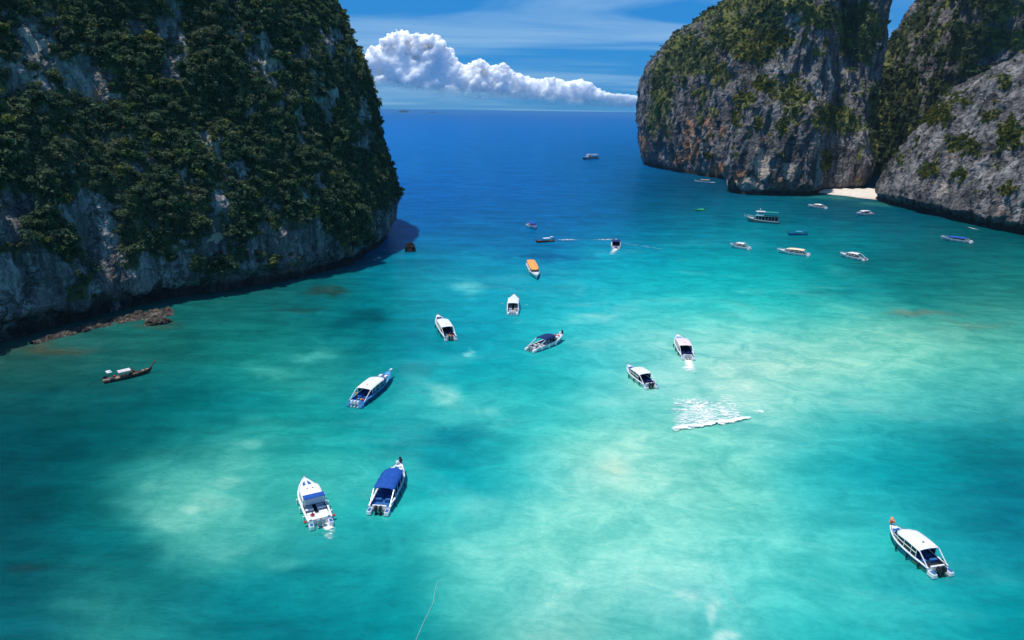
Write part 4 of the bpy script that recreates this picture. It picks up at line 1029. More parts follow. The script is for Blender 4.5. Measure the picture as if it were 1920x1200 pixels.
def speedboat(bow, stern, label, side=None, bottom=None, roof='hard', roofmat=None, floor=None, cushion=None, n_out=2, outmat=None, beam=3.0,
              rt=(.2, .68), rz=2.15, stripe=None, bench=None, extras=(), bowz=1.3, group="tour speedboats moored in the bay", length=None, bimini=False, horns=True):
    root, L = boat_root("speedboat", bow, stern, label, "speedboat", group, bowz, length)
    side = side or WHITE; roofmat = roofmat or WHITE; cushion = cushion or MIDBLUE
    L_ = L - 1.0 if horns else L            # stern platforms reach past the transom
    hull_off = .5 if horns else 0.0
    body = bpy.data.objects.new("tmp", None)
    X, zs = hull_parts(root, L_, beam, side, bottom or side, floor_mat=floor or DARK)
    hb = lambda t: half(t, beam, .5, 2.3)
    if stripe:
        for s in (-1, 1):
            m = MB(); T = [.02 + .9 * k / 14 for k in range(15)]
            def on(t, fz):
                b = hb(t); bc = b * (.86 - .45 * t ** 4); zc = .12 + .45 * t ** 3; ov = .04 * L_ * max(0, (t - .6) / .4) ** 2
                zz = zc + (zs(t) - zc) * fz
                y = (bc + (b - bc) * .55 * fz / .5) if fz < .5 else (bc + (b - bc) * (.55 + .45 * (fz - .5) / .5))
                return (X(t) - ov * (.7 - .45 * fz / .5 if fz < .5 else .25 * (1 - (fz - .5) / .5)), s * (y + .015), zz)
            m.quad_strip([on(t, .12) for t in T], [on(t, .5) for t in T]); m.quad_strip([on(t, .5) for t in T], [on(t, .8) for t in T])
            m.build("hull_stripe", stripe, root)
    if horns:
        for s in (-1, 1):
            m = MB(); x0 = X(0)
            m.box(x0 - 1.0, x0 + .02, s * beam * .36 - .34, s * beam * .36 + .34, .05, .62, .06, .05)
            m.build("swim_platform", side, root, bevel=.12)
            q = MB(); q.box(x0 - .86, x0 - .2, s * beam * .36 - .2, s * beam * .36 + .2, .622, .64); q.build("deck_pad", cushion, root)
        m = MB(); m.box(X(0) - .08, X(0) + .25, -beam * .3, beam * .3, .4, .98, .05, .02); m.build("transom", side, root, bevel=.05)
    outboards(root, L_, n_out, outmat or BLACK, outmat or BLACK)
    # foredeck cushions
    if 'hatches' in extras:
        for s in (-1, 1):
            m = MB(); m.slab([(X(.76), s * .18), (X(.76), s * .62), (X(.84), s * .50), (X(.9), s * .2), (X(.9), s * .14)], zs(.8) + .06, zs(.84) + .14, .1); m.build("foredeck_hatch", cushion, root)
    else:
        m = MB(); w1, w2 = hb(.73) - .38, hb(.88) - .3
        m.slab([(X(.725), -w1), (X(.80), -(hb(.8) - .34)), (X(.885), -max(.1, w2)), (X(.885), max(.1, w2)), (X(.80), hb(.8) - .34), (X(.725), w1)], zs(.78) + .03, zs(.84) + .1, .05)
        m.build("foredeck_cushion", cushion, root)
        if 'bowseats' in extras:
            for s in (-1, 1):
                q = MB(); q.box(X(.74), X(.81), s * .55 - .3, s * .55 + .3, zs(.8) + .1, zs(.8) + .45, .03, .03); q.build("bow_seat", WHITE, root, bevel=.05)
    # benches
    for k in range(5):
        x = X(.16 + .1 * k); m = MB(); w = hb(.2) - .34
        m.box(x, x + .42, -w, -.25, .4, .78); m.box(x, x + .42, .25, w, .4, .78); m.build("bench", bench or (cushion if floor is None else floor), root)
    t0, t1 = rt
    if bimini:
        # closed cabin top flush with the deck, plus a small stern awning
        ad = MB(); w = hb(.1) - .26; ad.box(X(.02), X(.14), -w, w, .5, .92, .02, .02); ad.build("aft_deck", WHITE, root, bevel=.04)
        cab = MB(); NS = 12; rings = []
        for i in range(NS + 1):
            t = .36 + (.73 - .36) * i / NS; w = (hb(t) - .2) * (1.0 if i < NS - 2 else (.93, .8, .62)[i - NS + 2]); z1 = zs(t) + (.95 if i < NS - 1 else .6 if i == NS - 1 else .15)
            rings.append([(X(t), -w, zs(t) + .02), (X(t), -w * .94, z1 - .12), (X(t), -w * .8, z1), (X(t), 0, z1 + .05), (X(t), w * .8, z1), (X(t), w * .94, z1 - .12), (X(t), w, zs(t) + .02)])
        for a, b in zip(rings, rings[1:]): cab.quad_strip(a, b)
        cab.poly(rings[0]); cab.poly(rings[-1])
        co = cab.build("cabin", WHITE, root, smooth_shade=False)
        for s in (-1, 1):
            q = MB(); q.quad_strip([(X(.4 + .03 * k), s * (hb(.4 + .03 * k) - .17), zs(.4 + .03 * k) + .35) for k in range(10)], [(X(.4 + .03 * k), s * (hb(.4 + .03 * k) - .185), zs(.4 + .03 * k) + .68) for k in range(10)])
            q.build("side_pane", GLASS, root)
            h = MB(); h.ball((X(.58), s * .35, zs(.58) + 1.0), .1, .7); h.build("roof_vent", BLACK, co)
        q = MB(); w = hb(.3) - .3; q.slab([(X(.27), -w), (X(.375), -w), (X(.375), w), (X(.27), w)], 2.32, 2.40, .02); q.build("awning", CANVAS, root, bevel=.02)
        for s in (-1, 1):
            for t in (.28, .37):
                p = MB(); p.tube([(X(t), s * (w - .06), zs(t)), (X(t), s * (w - .1), 2.33)], .035); p.build("awning_post", STEEL, root)
    elif roof:
        m = MB(); NS = 22; rows_t, rows_b = [], []
        for i in range(NS + 1):
            u = i / NS; t = t0 + (t1 - t0) * u
            w = min(hb(t) - .12, beam / 2 - .14) * (1.0 if u < .72 else math.sqrt(max(.0, 1 - ((u - .72) / .285) ** 2.2)) * .82 + .18)
            sag = 0.0
            if roof == 'canvas': sag = .16 * abs(math.sin(u * math.pi * 4)) ** .7
            zc = rz + .18 * math.sin(math.pi * min(1, u * 1.1)) * .6 - .3 * max(0, (u - .75) / .25) ** 2
            cr = [(-1, -.16), (-.92, -.03), (-.6, .05), (0, .10), (.6, .05), (.92, -.03), (1, -.16)]
            if roof == 'canvas': cr = [(-1, -.42), (-.95, -.1), (-.6, .1), (0, .17), (.6, .1), (.95, -.1), (1, -.42)]
            rows_t.append([(X(t), c * w, zc + h + sag) for c, h in cr])
            rows_b.append([(X(t), c * w * .97, zc + h + sag - .07) for c, h in cr])
        for a, b in zip(rows_t, rows_t[1:]): m.quad_strip(a, b)
        for a, b in zip(rows_b, rows_b[1:]): m.quad_strip(b, a)
        m.quad_strip(rows_t[0], rows_b[0]); m.quad_strip(rows_b[-1], rows_t[-1])
        for e in (0, -1): m.quad_strip([r[e] for r in rows_t], [r[e] for r in rows_b])
        ro = m.build("canopy", roofmat, root, smooth_shade=(roof == 'canvas'))
        if 'emblem' in extras:
            e = MB(); xx = X(t0 + (t1 - t0) * .22); e.box(xx, xx + .16, -.12, .12, rz + .2, rz + .235); e.build("roof_emblem", RED if roof == 'canvas' else DARK, ro)
            if roof == 'canvas':
                e = MB(); e.box(xx, xx + .22, .3, .4, rz + .24, rz + .27); e.build("roof_emblem", WHITE, ro)
        if 'mast' in extras:
            e = MB(); xx = X(t0 + .1 * (t1 - t0)); e.tube([(xx, 0, rz), (xx - .15, 0, rz + .85)], .05, 6, .02); e.build("mast", WHITE, root)
        for s in (-1, 1):
            g = MB(); n = 10; A, B2 = [], []
            for i in range(n + 1):
                t = t0 + .05 + (t1 - t0 - .07) * i / n
                A.append((X(t), s * (hb(t) - .2), zs(t) + .06)); B2.append((X(t), s * (min(hb(t) - .2, beam / 2 - .2)), rz - .2 - .2 * max(0, (i / n - .8) / .2)))
            if roof != 'canvas':
                g.quad_strip(A, B2); g.build("side_pane", GLASS, root)  # dark panes stand in for the shaded open gaps between posts
                rl = MB(); rl.tube([((a[0] + b[0]) / 2, (a[1] + b[1]) / 2 + s * .02, a[2] * .45 + b[2] * .55) for a, b in zip(A, B2)], .045, 5); rl.build("side_rail", side if side is not BLUE else WHITE, root)
            for k in range(5):
                i = round(k * n / 4); a, b = A[i], B2[i]
                p = MB(); p.tube([(a[0], a[1] + s * .015, a[2] - .1), (b[0], b[1] + s * .015, b[2] + .12)], .05 if roof != 'canvas' else .03, 5)
                p.build("canopy_post", WHITE if roof != 'canvas' else STEEL, root)
            ap = MB(); ap.tube([(X(.02), s * (hb(.02) - .15), zs(0)), (X(t0 + .01), s * (hb(t0) - .2), rz - .1)], .07, 6); ap.build("stern_strut", WHITE, root)
        ws = MB(); t = t1; w = hb(t1 + .02) * .72
        ws.quad_strip([(X(t1 + .035), -w, zs(t1) + .06), (X(t1 + .05), 0, zs(t1) + .1), (X(t1 + .035), w, zs(t1) + .06)], [(X(t1 - .02), -w * .8, rz - .18), (X(t1 - .008), 0, rz - .12), (X(t1 - .02), w * .8, rz - .18)])
        ws.build("windshield", GLASS, root)
    # bow rail, fenders
    if 'rail' in extras or True:
        T = [.74, .8, .86, .92, .97]
        br = MB(); pts = [(X(t), max(0, hb(t) - .1), zs(t) + .36) for t in T] + [(X(.995), 0, zs(1) + .4)] + [(X(t), -max(0, hb(t) - .1), zs(t) + .36) for t in T[::-1]]
        br.tube(pts, .025, 5)
        for t in (.74, .86, .97):
            for s in (-1, 1): br.tube([(X(t), s * max(.02, hb(t) - .1), zs(t)), (X(t), s * max(.02, hb(t) - .1), zs(t) + .36)], .02, 4)
        br.build("bow_rail", STEEL, root)
    for s in (-1, 1):
        for t in (.14, .36, .58):
            fd = MB(); y = s * (hb(t) + .14); fd.tube([(X(t), y, .22), (X(t), y, .34), (X(t), y, .74), (X(t), y, .84)], .12, 7); fd.build("fender", BLUE if side is BLUE else (WHITE if 'whitefender' in extras else BLACK), root)
    if 'garland' in extras:
        gb = MB()
        for k in range(6): gb.ball((X(.965) + .16 * math.cos(k * 1.1), .15 * math.sin(k * 1.9), zs(1) + .15 + .11 * k), .2, 1)
        gb.build("bow_garland", PINKISH, root)
    if 'darkgarland' in extras:
        gb = MB()
        for k in range(5): gb.ball((X(.96) + .12 * math.cos(k * 1.3), -.1 + .1 * math.sin(k * 2), zs(1) + .15 + .14 * k), .2, 1)
        gb.build("bow_ribbon_bundle", BLACK, root)
        q = MB(); q.ball((X(.93), .3, zs(.94) + .3), .28, 1); q.build("anchor_buoy", WHITE, root)
    if 'bowpulpit' in extras:
        q = MB(); q.box(X(.985), X(1.05), -.2, .2, zs(1) + .02, zs(1) + .16, .02, .02); q.build("anchor_platform", WHITE, root, bevel=.03)
    if 'redlight' in extras:
        q = MB(); q.ball((X(.04), -beam * .5 - .12, .62), .2, .9); q.ball((X(.04), beam * .5 + .12, .62), .2, .9); q.build("stern_buoy", RED, root)
    if 'bags' in extras:
        for k, mt in enumerate((RED, GOLD, LIGHTBLUE)):
            q = MB(); q.ball((X(.1) + .1 * k, -.7 + .55 * k, .62), .24, .8); q.build("bag", mt, root)
    if 'goldname' in extras:
        for s in (-1, 1):
            q = MB(); T = [.03 + .035 * k for k in range(8)]
            q.quad_strip([(X(t), s * (hb(t) * .93 + .05), .30) for t in T], [(X(t), s * (hb(t) * .97 + .045), .52) for t in T]); q.build("hull_graphic", GOLD, root)
    if 'redseats' in extras:
        q = MB(); q.ball((X(.78), .35, zs(.78) + .3), .3, .8); q.ball((X(.8), -.35, zs(.8) + .3), .28, .8); q.build("deck_bag", RED, root)
    # transform everything so the stern platforms stay inside the photo length
    if hull_off:
        for c in root.children:
            c.location.x += hull_off
    bpy.data.objects.remove(body)
    return root

def person(where, face, label, shirt, shorts, hair, seated=True):
    """One continuous figure grown from a skeleton, with face, hair and clothes."""
    h = .45 if seated else .86                      # hip height
    J = {'pel': (0, 0, h), 'bel': (.0, 0, h + .16), 'che': (.02, 0, h + .38), 'nek': (.03, 0, h + .56), 'chn': (.05, 0, h + .64), 'hed': (.05, 0, h + .76)}
    E = [('pel', 'bel'), ('bel', 'che'), ('che', 'nek'), ('nek', 'chn'), ('chn', 'hed')]
    R = {'pel': .15, 'bel': .13, 'che': .15, 'nek': .06, 'chn': .085, 'hed': .10}
    for s, n in ((-1, 'l'), (1, 'r')):
        J['sh' + n] = (.02, s * .19, h + .47); J['el' + n] = (.08, s * .25, h + .22); J['wr' + n] = (.27, s * .19, h + .12); J['ha' + n] = (.36, s * .17, h + .11)
        J['hp' + n] = (.02, s * .10, h - .03); J['kn' + n] = (.42, s * .14, h + .02) if seated else (.03, s * .11, .46)
        J['an' + n] = (.44, s * .14, .08) if seated else (0, s * .11, .08); J['to' + n] = (J['an' + n][0] + .17, s * .15, .04)
        E += [('che', 'sh' + n), ('sh' + n, 'el' + n), ('el' + n, 'wr' + n), ('wr' + n, 'ha' + n), ('pel', 'hp' + n), ('hp' + n, 'kn' + n), ('kn' + n, 'an' + n), ('an' + n, 'to' + n)]
        R.update({'sh' + n: .065, 'el' + n: .045, 'wr' + n: .035, 'ha' + n: .04, 'hp' + n: .09, 'kn' + n: .06, 'an' + n: .045, 'to' + n: .04})
    K = list(J)
    me = bpy.data.meshes.new("person"); me.from_pydata([J[k] for k in K], [(K.index(p), K.index(q)) for p, q in E], [])
    t = link("figure_source", me); t.modifiers.new("skin", 'SKIN')
    for k, v in zip(K, me.skin_vertices[0].data): v.radius = (R[k], R[k]); v.use_root = (k == 'pel')
    t.modifiers.new("smooth", 'SUBSURF').levels = 1
    body = bpy.data.meshes.new_from_object(t.evaluated_get(bpy.context.evaluated_depsgraph_get()))
    bpy.data.objects.remove(t); body.name = "person"
    for m in (SKIN, shirt, shorts): body.materials.append(m)
    for p in body.polygons:
        c = p.center; z = c[2] - h
        p.material_index = 1 if (.06 < z < .53 and math.hypot(c[0] - .04, c[1]) < .26 and not (c[0] > .16 and abs(c[1]) > .1)) else 2 if (z <= .06 and (c[0] < .34 if seated else c[2] > .5) and c[2] > .3) else 0
        p.use_smooth = True
    o = link("person", body); o.location = where; o.rotation_euler = (0, 0, face)
    tag(o, label, "person")
    q = MB(); q.ball((.03, 0, h + .82), .115, .75, 10, 6); q.build("hair", hair, o, True)
    q = MB(); q.ball((.155, 0, h + .74), .022, 1.3, 6, 4); q.build("nose", SKIN, o, True)
    return o
def aboard(boat, x, y, z):
    """A point of a boat's deck in the place."""
    a = boat.rotation_euler[2]; p = boat.location
    return (p[0] + x * math.cos(a) - y * math.sin(a), p[1] + x * math.sin(a) + y * math.cos(a), z)

def longtail(bow, stern, label, hullmat, topmat, roof=(.2, .5), small=True, beam=1.75, prow=1.5, length=None, bowz=1.2, clutter=True, smallmat=None, group="longtail boats in the bay", roofz=1.55, engine=True):
    root, L = boat_root("longtail_boat", bow, stern, label, "longtail boat", group, bowz, length)
    X, zs = hull_parts(root, L, beam, hullmat, hullmat, free=.5, rise=.55, full=.42, p=1.9, deck_t=.78, floor_mat=WOODPALE if hullmat in (WOOD, REDWOOD) else hullmat, deck_mat=WOODPALE if hullmat in (WOOD, REDWOOD) else hullmat, gunw=.1)
    m = MB(); m.tube([(X(.93), 0, zs(.93)), (X(1.0), 0, zs(1) + .25), (X(1.0) + .45, 0, zs(1) + prow * .6), (X(1.0) + .75, 0, zs(1) + prow)], .13, 6, .06)
    pr = m.build("prow_post", hullmat, root)
    m = MB(); m.ball((X(1.0) + .6, 0, zs(1) + prow * .78), .14, 1.3); m.build("prow_ribbon", RED, pr)
    if roof:
        x0, x1 = X(roof[0]), X(roof[1]); w = beam * .46
        m = MB(); n = 8
        A = [(x0, -w + 2 * w * k / n, roofz + .16 * math.sin(math.pi * k / n)) for k in range(n + 1)]; B = [(x1, p[1], p[2] + .05) for p in A]
        m.quad_strip(A, B); m.quad_strip([(p[0], p[1], p[2] - .05) for p in B], [(p[0], p[1], p[2] - .05) for p in A])
        m.quad_strip(A, [(p[0], p[1], p[2] - .05) for p in A]); m.quad_strip(B, [(p[0], p[1], p[2] - .05) for p in B])
        m.build("canopy", topmat, root)
        for s in (-1, 1):
            for x in np.linspace(x0 + .1, x1 - .1, 4):
                p = MB(); p.tube([(x, s * w * .93, .45), (x, s * w * .93, roofz)], .03, 5); p.build("canopy_post", WOODPALE, root)
    if small:
        x0, x1 = X(.085), X(.185); w = beam * .4
        m = MB(); m.slab([(x0, -w), (x1, -w), (x1, w), (x0, w)], roofz + .35, roofz + .43, .03); so = m.build("stern_awning", smallmat or WHITE, root)
        if smallmat is None:
            q = MB(); q.box(x0 + .45, x1 - .02, -w * .5, w * .3, roofz + .432, roofz + .445); q.build("awning_patch", LIGHTBLUE, so)
        for s in (-1, 1):
            for x in (x0 + .06, x1 - .06):
                p = MB(); p.tube([(x, s * w * .9, .45), (x, s * w * .9, roofz + .36)], .03, 5); p.build("awning_post", WOODPALE, root)
    if engine:
        m = MB(); m.box(X(.0) + .05, X(.0) + .75, -.22, .22, .75, 1.2, .05, .04); e = m.build("engine", BLACK, root, bevel=.05)
        q = MB(); q.tube([(X(0) + .1, 0, .95), (X(0) - 2.6, .1, .12)], .04, 6); q.tube([(X(0) + .7, 0, 1.05), (X(0) + 1.5, 0, 1.25)], .03, 5); q.build("propeller_shaft", BLACK, e)
    if clutter:
        for k, (t, mt, r) in enumerate(((.56, RED, .26), (.585, REDWOOD, .22), (.54, DARK, .24), (.23, RED, .24), (.84, REDWOOD, .18))):
            q = MB(); q.ball((X(t), .25 * math.sin(k * 2.4), .75 if t < .8 else 1.0), r, 1.1); q.build("cargo_bundle", mt, root)
        for k in range(6):
            t = .3 + .07 * k; q = MB(); q.box(X(t), X(t) + .22, -beam * .4, beam * .4, .42, .5); q.build("thwart", WOODPALE, root)
    return root

def tour_ship(bow, stern, label, name, cat, hullmat, deckmat, awnmat, housemat, beam=4.2, bowz=1.8, scale_h=1.0, cabin=None):
    root, L = boat_root(name, bow, stern, label, cat, None, bowz)
    X, zs = hull_parts(root, L, beam, hullmat, hullmat, free=1.1, rise=1.4, full=.55, p=2.2, deck_t=.78, floor_mat=WOODPALE, deck_mat=housemat, gunw=.15)
    hb = lambda t: half(t, beam, .55, 2.2)
    for s in (-1, 1):
        m = MB(); T = [.0 + .95 * k / 12 for k in range(13)]
        m.quad_strip([(X(t), s * (hb(t) + .03), zs(t) - .32) for t in T], [(X(t), s * (hb(t) + .04), zs(t) - .02) for t in T]); m.build("rubbing_strake", WHITE, root)
    z2 = 3.15 * scale_h
    def plate(t0, t1, z, th, mat, nm, inset=.1):
        T = np.linspace(t0, t1, 9)
        o = [(X(t), -(hb(t) - inset)) for t in T] + [(X(t), hb(t) - inset) for t in T[::-1]]
        return MB().slab(o, z, z + th).build(nm, mat, root)
    plate(.03, .74, z2, .12, deckmat, "upper_deck", .05)
    for s in (-1, 1):
        for t in np.linspace(.05, .72, 8):
            p = MB(); p.tube([(X(t), s * (hb(t) - .2), zs(t) - .1), (X(t), s * (hb(t) - .2), z2)], .05, 5); p.build("deck_post", WHITE, root)
        for t in np.linspace(.1, .62, 6):
            q = MB(); y = s * (hb(t) - .5); q.box(X(t), X(t) + 1.1, min(y, y + s * .05), max(y, y + s * .05), zs(t) + .55, z2 - .35); q.build("cabin_window", GLASS, root)
    m = MB(); m.box(X(.04), X(.66), -(beam * .36), beam * .36, .6, z2 - .05); m.build("lower_cabin", cabin or DARK, root)
    # wheelhouse
    w = beam * .33
    m = MB(); k = len(m.v)
    m.v += [(X(.47), -w, z2 + .12), (X(.70), -w, z2 + .12), (X(.70), w, z2 + .12), (X(.47), w, z2 + .12), (X(.49), -w * .95, z2 + 1.95), (X(.645), -w * .95, z2 + 1.95), (X(.645), w * .95, z2 + 1.95), (X(.49), w * .95, z2 + 1.95)]
    for q in ((4, 5, 6, 7), (0, 1, 5, 4), (1, 2, 6, 5), (2, 3, 7, 6), (3, 0, 4, 7)): m.f.append(tuple(k + a for a in q))
    wh = m.build("wheelhouse", housemat, root, bevel=.04)
    for s in (-1, 1):
        for a, b in ((.50, .545), (.575, .625)):
            q = MB(); y = s * (w * .985 + .012); q.quad_strip([(X(a), y, z2 + 1.0), (X(b), y, z2 + 1.0)], [(X(a), y * .985, z2 + 1.7), (X(b), y * .985, z2 + 1.7)]); q.build("window", GLASS, wh)
    T = np.linspace(.44, .70, 5); q = MB(); q.slab([(X(.44), -w - .3), (X(.70), -w - .2), (X(.73), 0), (X(.70), w + .2), (X(.44), w + .3)], z2 + 1.97, z2 + 2.12, .03); q.build("wheelhouse_roof", housemat, root)
    q = MB(); q.slab([(X(.05), -(beam / 2 - .3)), (X(.44), -(beam / 2 - .3)), (X(.44), beam / 2 - .3), (X(.05), beam / 2 - .3)], z2 + 1.85, z2 + 1.95); q.build("awning", awnmat, root)
    for s in (-1, 1):
        for t in (.06, .19, .32, .43):
            p = MB(); p.tube([(X(t), s * (beam / 2 - .36), z2 + .12), (X(t), s * (beam / 2 - .36), z2 + 1.86)], .04, 5); p.build("awning_post", awnmat, root)
        r = MB(); r.tube([(X(t), s * (hb(t) - .12), z2 + .95) for t in np.linspace(.04, .46, 6)], .035, 5); r.build("deck_rail", awnmat, root)
        r = MB(); r.tube([(X(t), s * max(0, hb(t) - .12), zs(t) + .85) for t in (.76, .82, .88, .94, .985)], .035, 5)
        for t in (.76, .86, .94, .985): r.tube([(X(t), s * max(.03, hb(t) - .12), zs(t)), (X(t), s * max(.03, hb(t) - .12), zs(t) + .85)], .03, 4)
        r.build("bow_rail", WHITE, root)
    q = MB(); q.tube([(X(.6), 0, z2 + 2.1), (X(.6), 0, z2 + 3.6)], .06, 6, .03); q.ball((X(.6), 0, z2 + 3.2), .22); q.build("mast", WHITE, root)
    q = MB(); q.tube([(X(.985), 0, zs(1)), (X(1.0) + .8, 0, zs(1) + .1)], .08, 6); q.tube([(X(1.0) + .7, 0, zs(1) + .1), (X(1.0) + .7, 0, zs(1) + 1.4)], .05, 5); q.build("bowsprit", WHITE, root)
    return root

# near boats
B1 = speedboat((570, 897), (604, 985), "white speedboat with closed cabin top, two blue hatches and a small blue awning", roof=None, bimini=True, bench=WHITE, extras=('hatches', 'whitefender', 'redlight', 'bags'), outmat=SILVER, beam=3.3)
speedboat((752, 868), (707, 962), "speedboat with a ribbed bright blue canvas canopy and two black outboards", side=WHITE, bottom=WHITE, stripe=LIGHTBLUE, roof='canvas', roofmat=CANVAS, rt=(.2, .74), floor=MIDBLUE, extras=('darkgarland', 'bowseats', 'emblem'), beam=3.2)
speedboat((1668, 984), (1771, 1078), "white roofed speedboat with blue and gold hull band and an orange garland at its bow", stripe=BLUE, roofmat=WHITE, rt=(.2, .76), extras=('garland', 'goldname', 'emblem'), n_out=2, beam=3.1)
B4 = speedboat((732, 697), (663, 760), "blue hulled speedboat with white roof and three white outboards at its stern", side=LIGHTBLUE, bottom=BLUE, stripe=BLUE, roofmat=WHITE, n_out=3, outmat=WHITE, floor=BLUE, extras=('bowpulpit', 'bowseats', 'bags', 'emblem'), beam=3.3)
speedboat((820, 591), (846, 636), "white roofed speedboat with a navy foredeck, pointing up toward the jungle cliff", stripe=BLUE, cushion=NAVY, extras=('emblem', 'bags'), beam=3.2)
speedboat((964, 553), (961, 588), "stubby white speedboat seen straight from its stern, a red bag by the rail", extras=('whitefender', 'bags'), outmat=WHITE, cushion=WHITE, beam=3.2)
speedboat((1056, 627), (992, 656), "grey white speedboat with a navy canvas top trimmed in red", roof='canvas', roofmat=NAVY, rt=(.26, .66), extras=('whitefender', 'darkgarland', 'redseats'), side=WHITE, outmat=SILVER, beam=3.0, cushion=WHITE)
speedboat((1270, 628), (1291, 672), "speedboat with a pale pink roof and blue hull leaving a burst of foam", side=WHITE, stripe=LIGHTBLUE, bottom=BLUE, roofmat=PINKW, cushion=LIGHTBLUE, floor=NAVY, extras=('emblem',), outmat=SILVER, beam=3.2)
speedboat((1176, 685), (1224, 726), "white speedboat with a rounded white roof and black outboards beyond the breaking wave", extras=('rail',), cushion=MIDBLUE, floor=NAVY, beam=3.1)
speedboat((1007, 518), (994, 494), "speedboat with a bright orange roof", roofmat=ORANGE, rt=(.04, .72), beam=3.2, cushion=WHITE, extras=('whitefender',))
speedboat((1008, 428), (988, 418), "small white speedboat with blue canopy and red bags on its bow, in the channel", roof='canvas', roofmat=CANVAS, extras=('redseats', 'whitefender'), outmat=WHITE, beam=3.2, length=12.0)
speedboat((1155, 447), (1155, 467), "white speedboat running away with churned wake behind its stern", roof='hard', roofmat=NAVY, extras=('whitefender',), floor=NAVY, beam=3.6, length=13.0)
speedboat((1369, 457), (1408, 466), "white speedboat with a short white cabin, between the dive boat and the cream roofed boat", extras=('mast', 'whitefender'), outmat=WHITE, beam=3.0)
speedboat((1457, 467), (1519, 478), "long white speedboat with a cream roof", roofmat=CREAM, extras=('whitefender',), outmat=WHITE, beam=3.4, rt=(.1, .7), cushion=WHITE)
speedboat((1575, 474), (1625, 487), "white speedboat with curved white roof and stern mast, right of the cream roofed one", extras=('mast', 'whitefender'), outmat=SILVER, beam=3.2, cushion=WHITE)
speedboat((1515, 384), (1551, 390), "slim white speedboat moored just off the sandy beach", extras=('whitefender',), outmat=WHITE, beam=3.0, cushion=WHITE)
speedboat((1605, 399), (1635, 400), "small white speedboat with red stern trim in front of the headland", extras=('redlight', 'whitefender'), outmat=RED, beam=3.0, cushion=WHITE)
speedboat((1764, 443), (1824, 454), "long white speedboat with low blue canopy beneath the lower headland", roof='canvas', roofmat=CANVAS, rt=(.14, .72), extras=('whitefender',), outmat=WHITE, beam=3.2, stripe=WHITE, rz=1.75)
BL_ = longtail((285, 687), (193, 713), "dark wooden longtail boat with pale canopy and tall prow post below the jungle cliff", WOOD, GREYW, (.3, .55))
longtail((1004, 450), (1039, 450), "red brown longtail boat with two white awnings out in the channel", REDWOOD, WHITE, (.25, .62), prow=.7, smallmat=WHITE)
longtail((1303, 338), (1340, 342), "white hulled longtail boat under a peaked tan awning beside the tower's foot", WHITE, TAN, (.25, .7), small=False, prow=.8, clutter=False, engine=False, beam=2.4, roofz=2.0)
longtail((1477, 436), (1513, 438), "blue longtail boat with blue canopy behind the cream roofed speedboat", BLUE, LIGHTBLUE, (.3, .6), prow=.9, clutter=False, smallmat=BLUE, beam=2.0)
longtail((1303, 392), (1322, 393), "small green boat covered by a green tarpaulin in the tower's shade", GREEN, GREEN, (.25, .75), small=False, prow=.5, clutter=False, engine=True, beam=2.0, roofz=.95)
tour_ship((1399, 408), (1461, 417), "teal hulled wooden dive boat with white wheelhouse and open upper deck", "dive_boat", "dive boat", TEAL, TEAL, TEAL, WHITE)
tour_ship((1092, 296), (1121, 297), "two deck white ferry heading out on the open sea", "ferry", "ferry", NAVY, WHITE, WHITE, WHITE, beam=4.8, cabin=WHITE)

person(aboard(B1, -3.7, .75, .36), B1.rotation_euler[2], "person in a red shirt sitting in the cockpit of the boat with blue hatches", RED, NAVY, BLACK)
person(aboard(B4, -4.6, .8, .38), B4.rotation_euler[2] + 2.6, "person in an orange vest standing at the stern of the blue hulled speedboat", ORANGE, DARK, BLACK, False)
person(aboard(BL_, .9, .1, .42), BL_.rotation_euler[2] + .5, "person in a dark red shirt sitting ahead of the longtail boat's pale canopy", REDWOOD, DARK, BLACK)

# ================================================================== FOAM, ROPES
def foam_material():
    m, nt, N, L = new_mat("sea_foam")
    out = N("ShaderNodeOutputMaterial"); d = N("ShaderNodeBsdfDiffuse"); tr = N("ShaderNodeBsdfTransparent"); ms = N("ShaderNodeMixShader")
    d.inputs[0].default_value = (.85, .86, .86, 1)
    geo = N("ShaderNodeNewGeometry"); a = N("ShaderNodeAttribute"); a.attribute_name = 'thick'
    mp = N("ShaderNodeMapping"); mp.inputs['Scale'].default_value = (.8, 1.7, 1); mp.inputs['Rotation'].default_value = (0, 0, .25); L(geo.outputs['Position'], mp.inputs[0])
    n = noise_node(N, L, mp.outputs[0], 1.0, 8, .68, .9)
    f = rng_node(N, L, math_node(N, L, 'ADD', a.outputs['Fac'], math_node(N, L, 'MULTIPLY', math_node(N, L, 'SUBTRACT', n, .5), 2.1)), .30, .95)
    L(math_node(N, L, 'MULTIPLY', f, .93), ms.inputs[0]); L(tr.outputs[0], ms.inputs[1]); L(d.outputs[0], ms.inputs[2]); L(ms.outputs[0], out.inputs[0])
    return m
FOAM = foam_material()
def foam_patch(name, label, quad, thick, crest=None, res=(90, 44), h=.1, lift=.03):
    """A foam sheet over the water; quad = photo corners in order, thick(u, v) = how closely the bubbles stand."""
    C = [ground(*q) for q in quad]
    nu, nv = res
    U, W = np.meshgrid(np.linspace(0, 1, nu), np.linspace(0, 1, nv), indexing='ij'); U, W = U.ravel(), W.ravel()
    a = C[0] + (C[1] - C[0]) * U[:, None]; b = C[3] + (C[2] - C[3]) * U[:, None]
    q = a + (b - a) * W[:, None]
    K = thick(U, W)
    if crest: q[:, 2] = crest(U, W)
    q[:, 2] += lift + h * np.clip(fbm(q / .9 + 5, 4, .6) + .35, 0, 1)
    me = mesh_np(name, q, grid_faces(nu, nv), True); attr_f(me, 'thick', K)
    o = link(name, me, FOAM); tag(o, label, "foam", kind='stuff')
def wob(a, b): return fbm(np.column_stack([a, np.broadcast_to(b, np.shape(a)), np.full(np.shape(a), .5)]), 3)
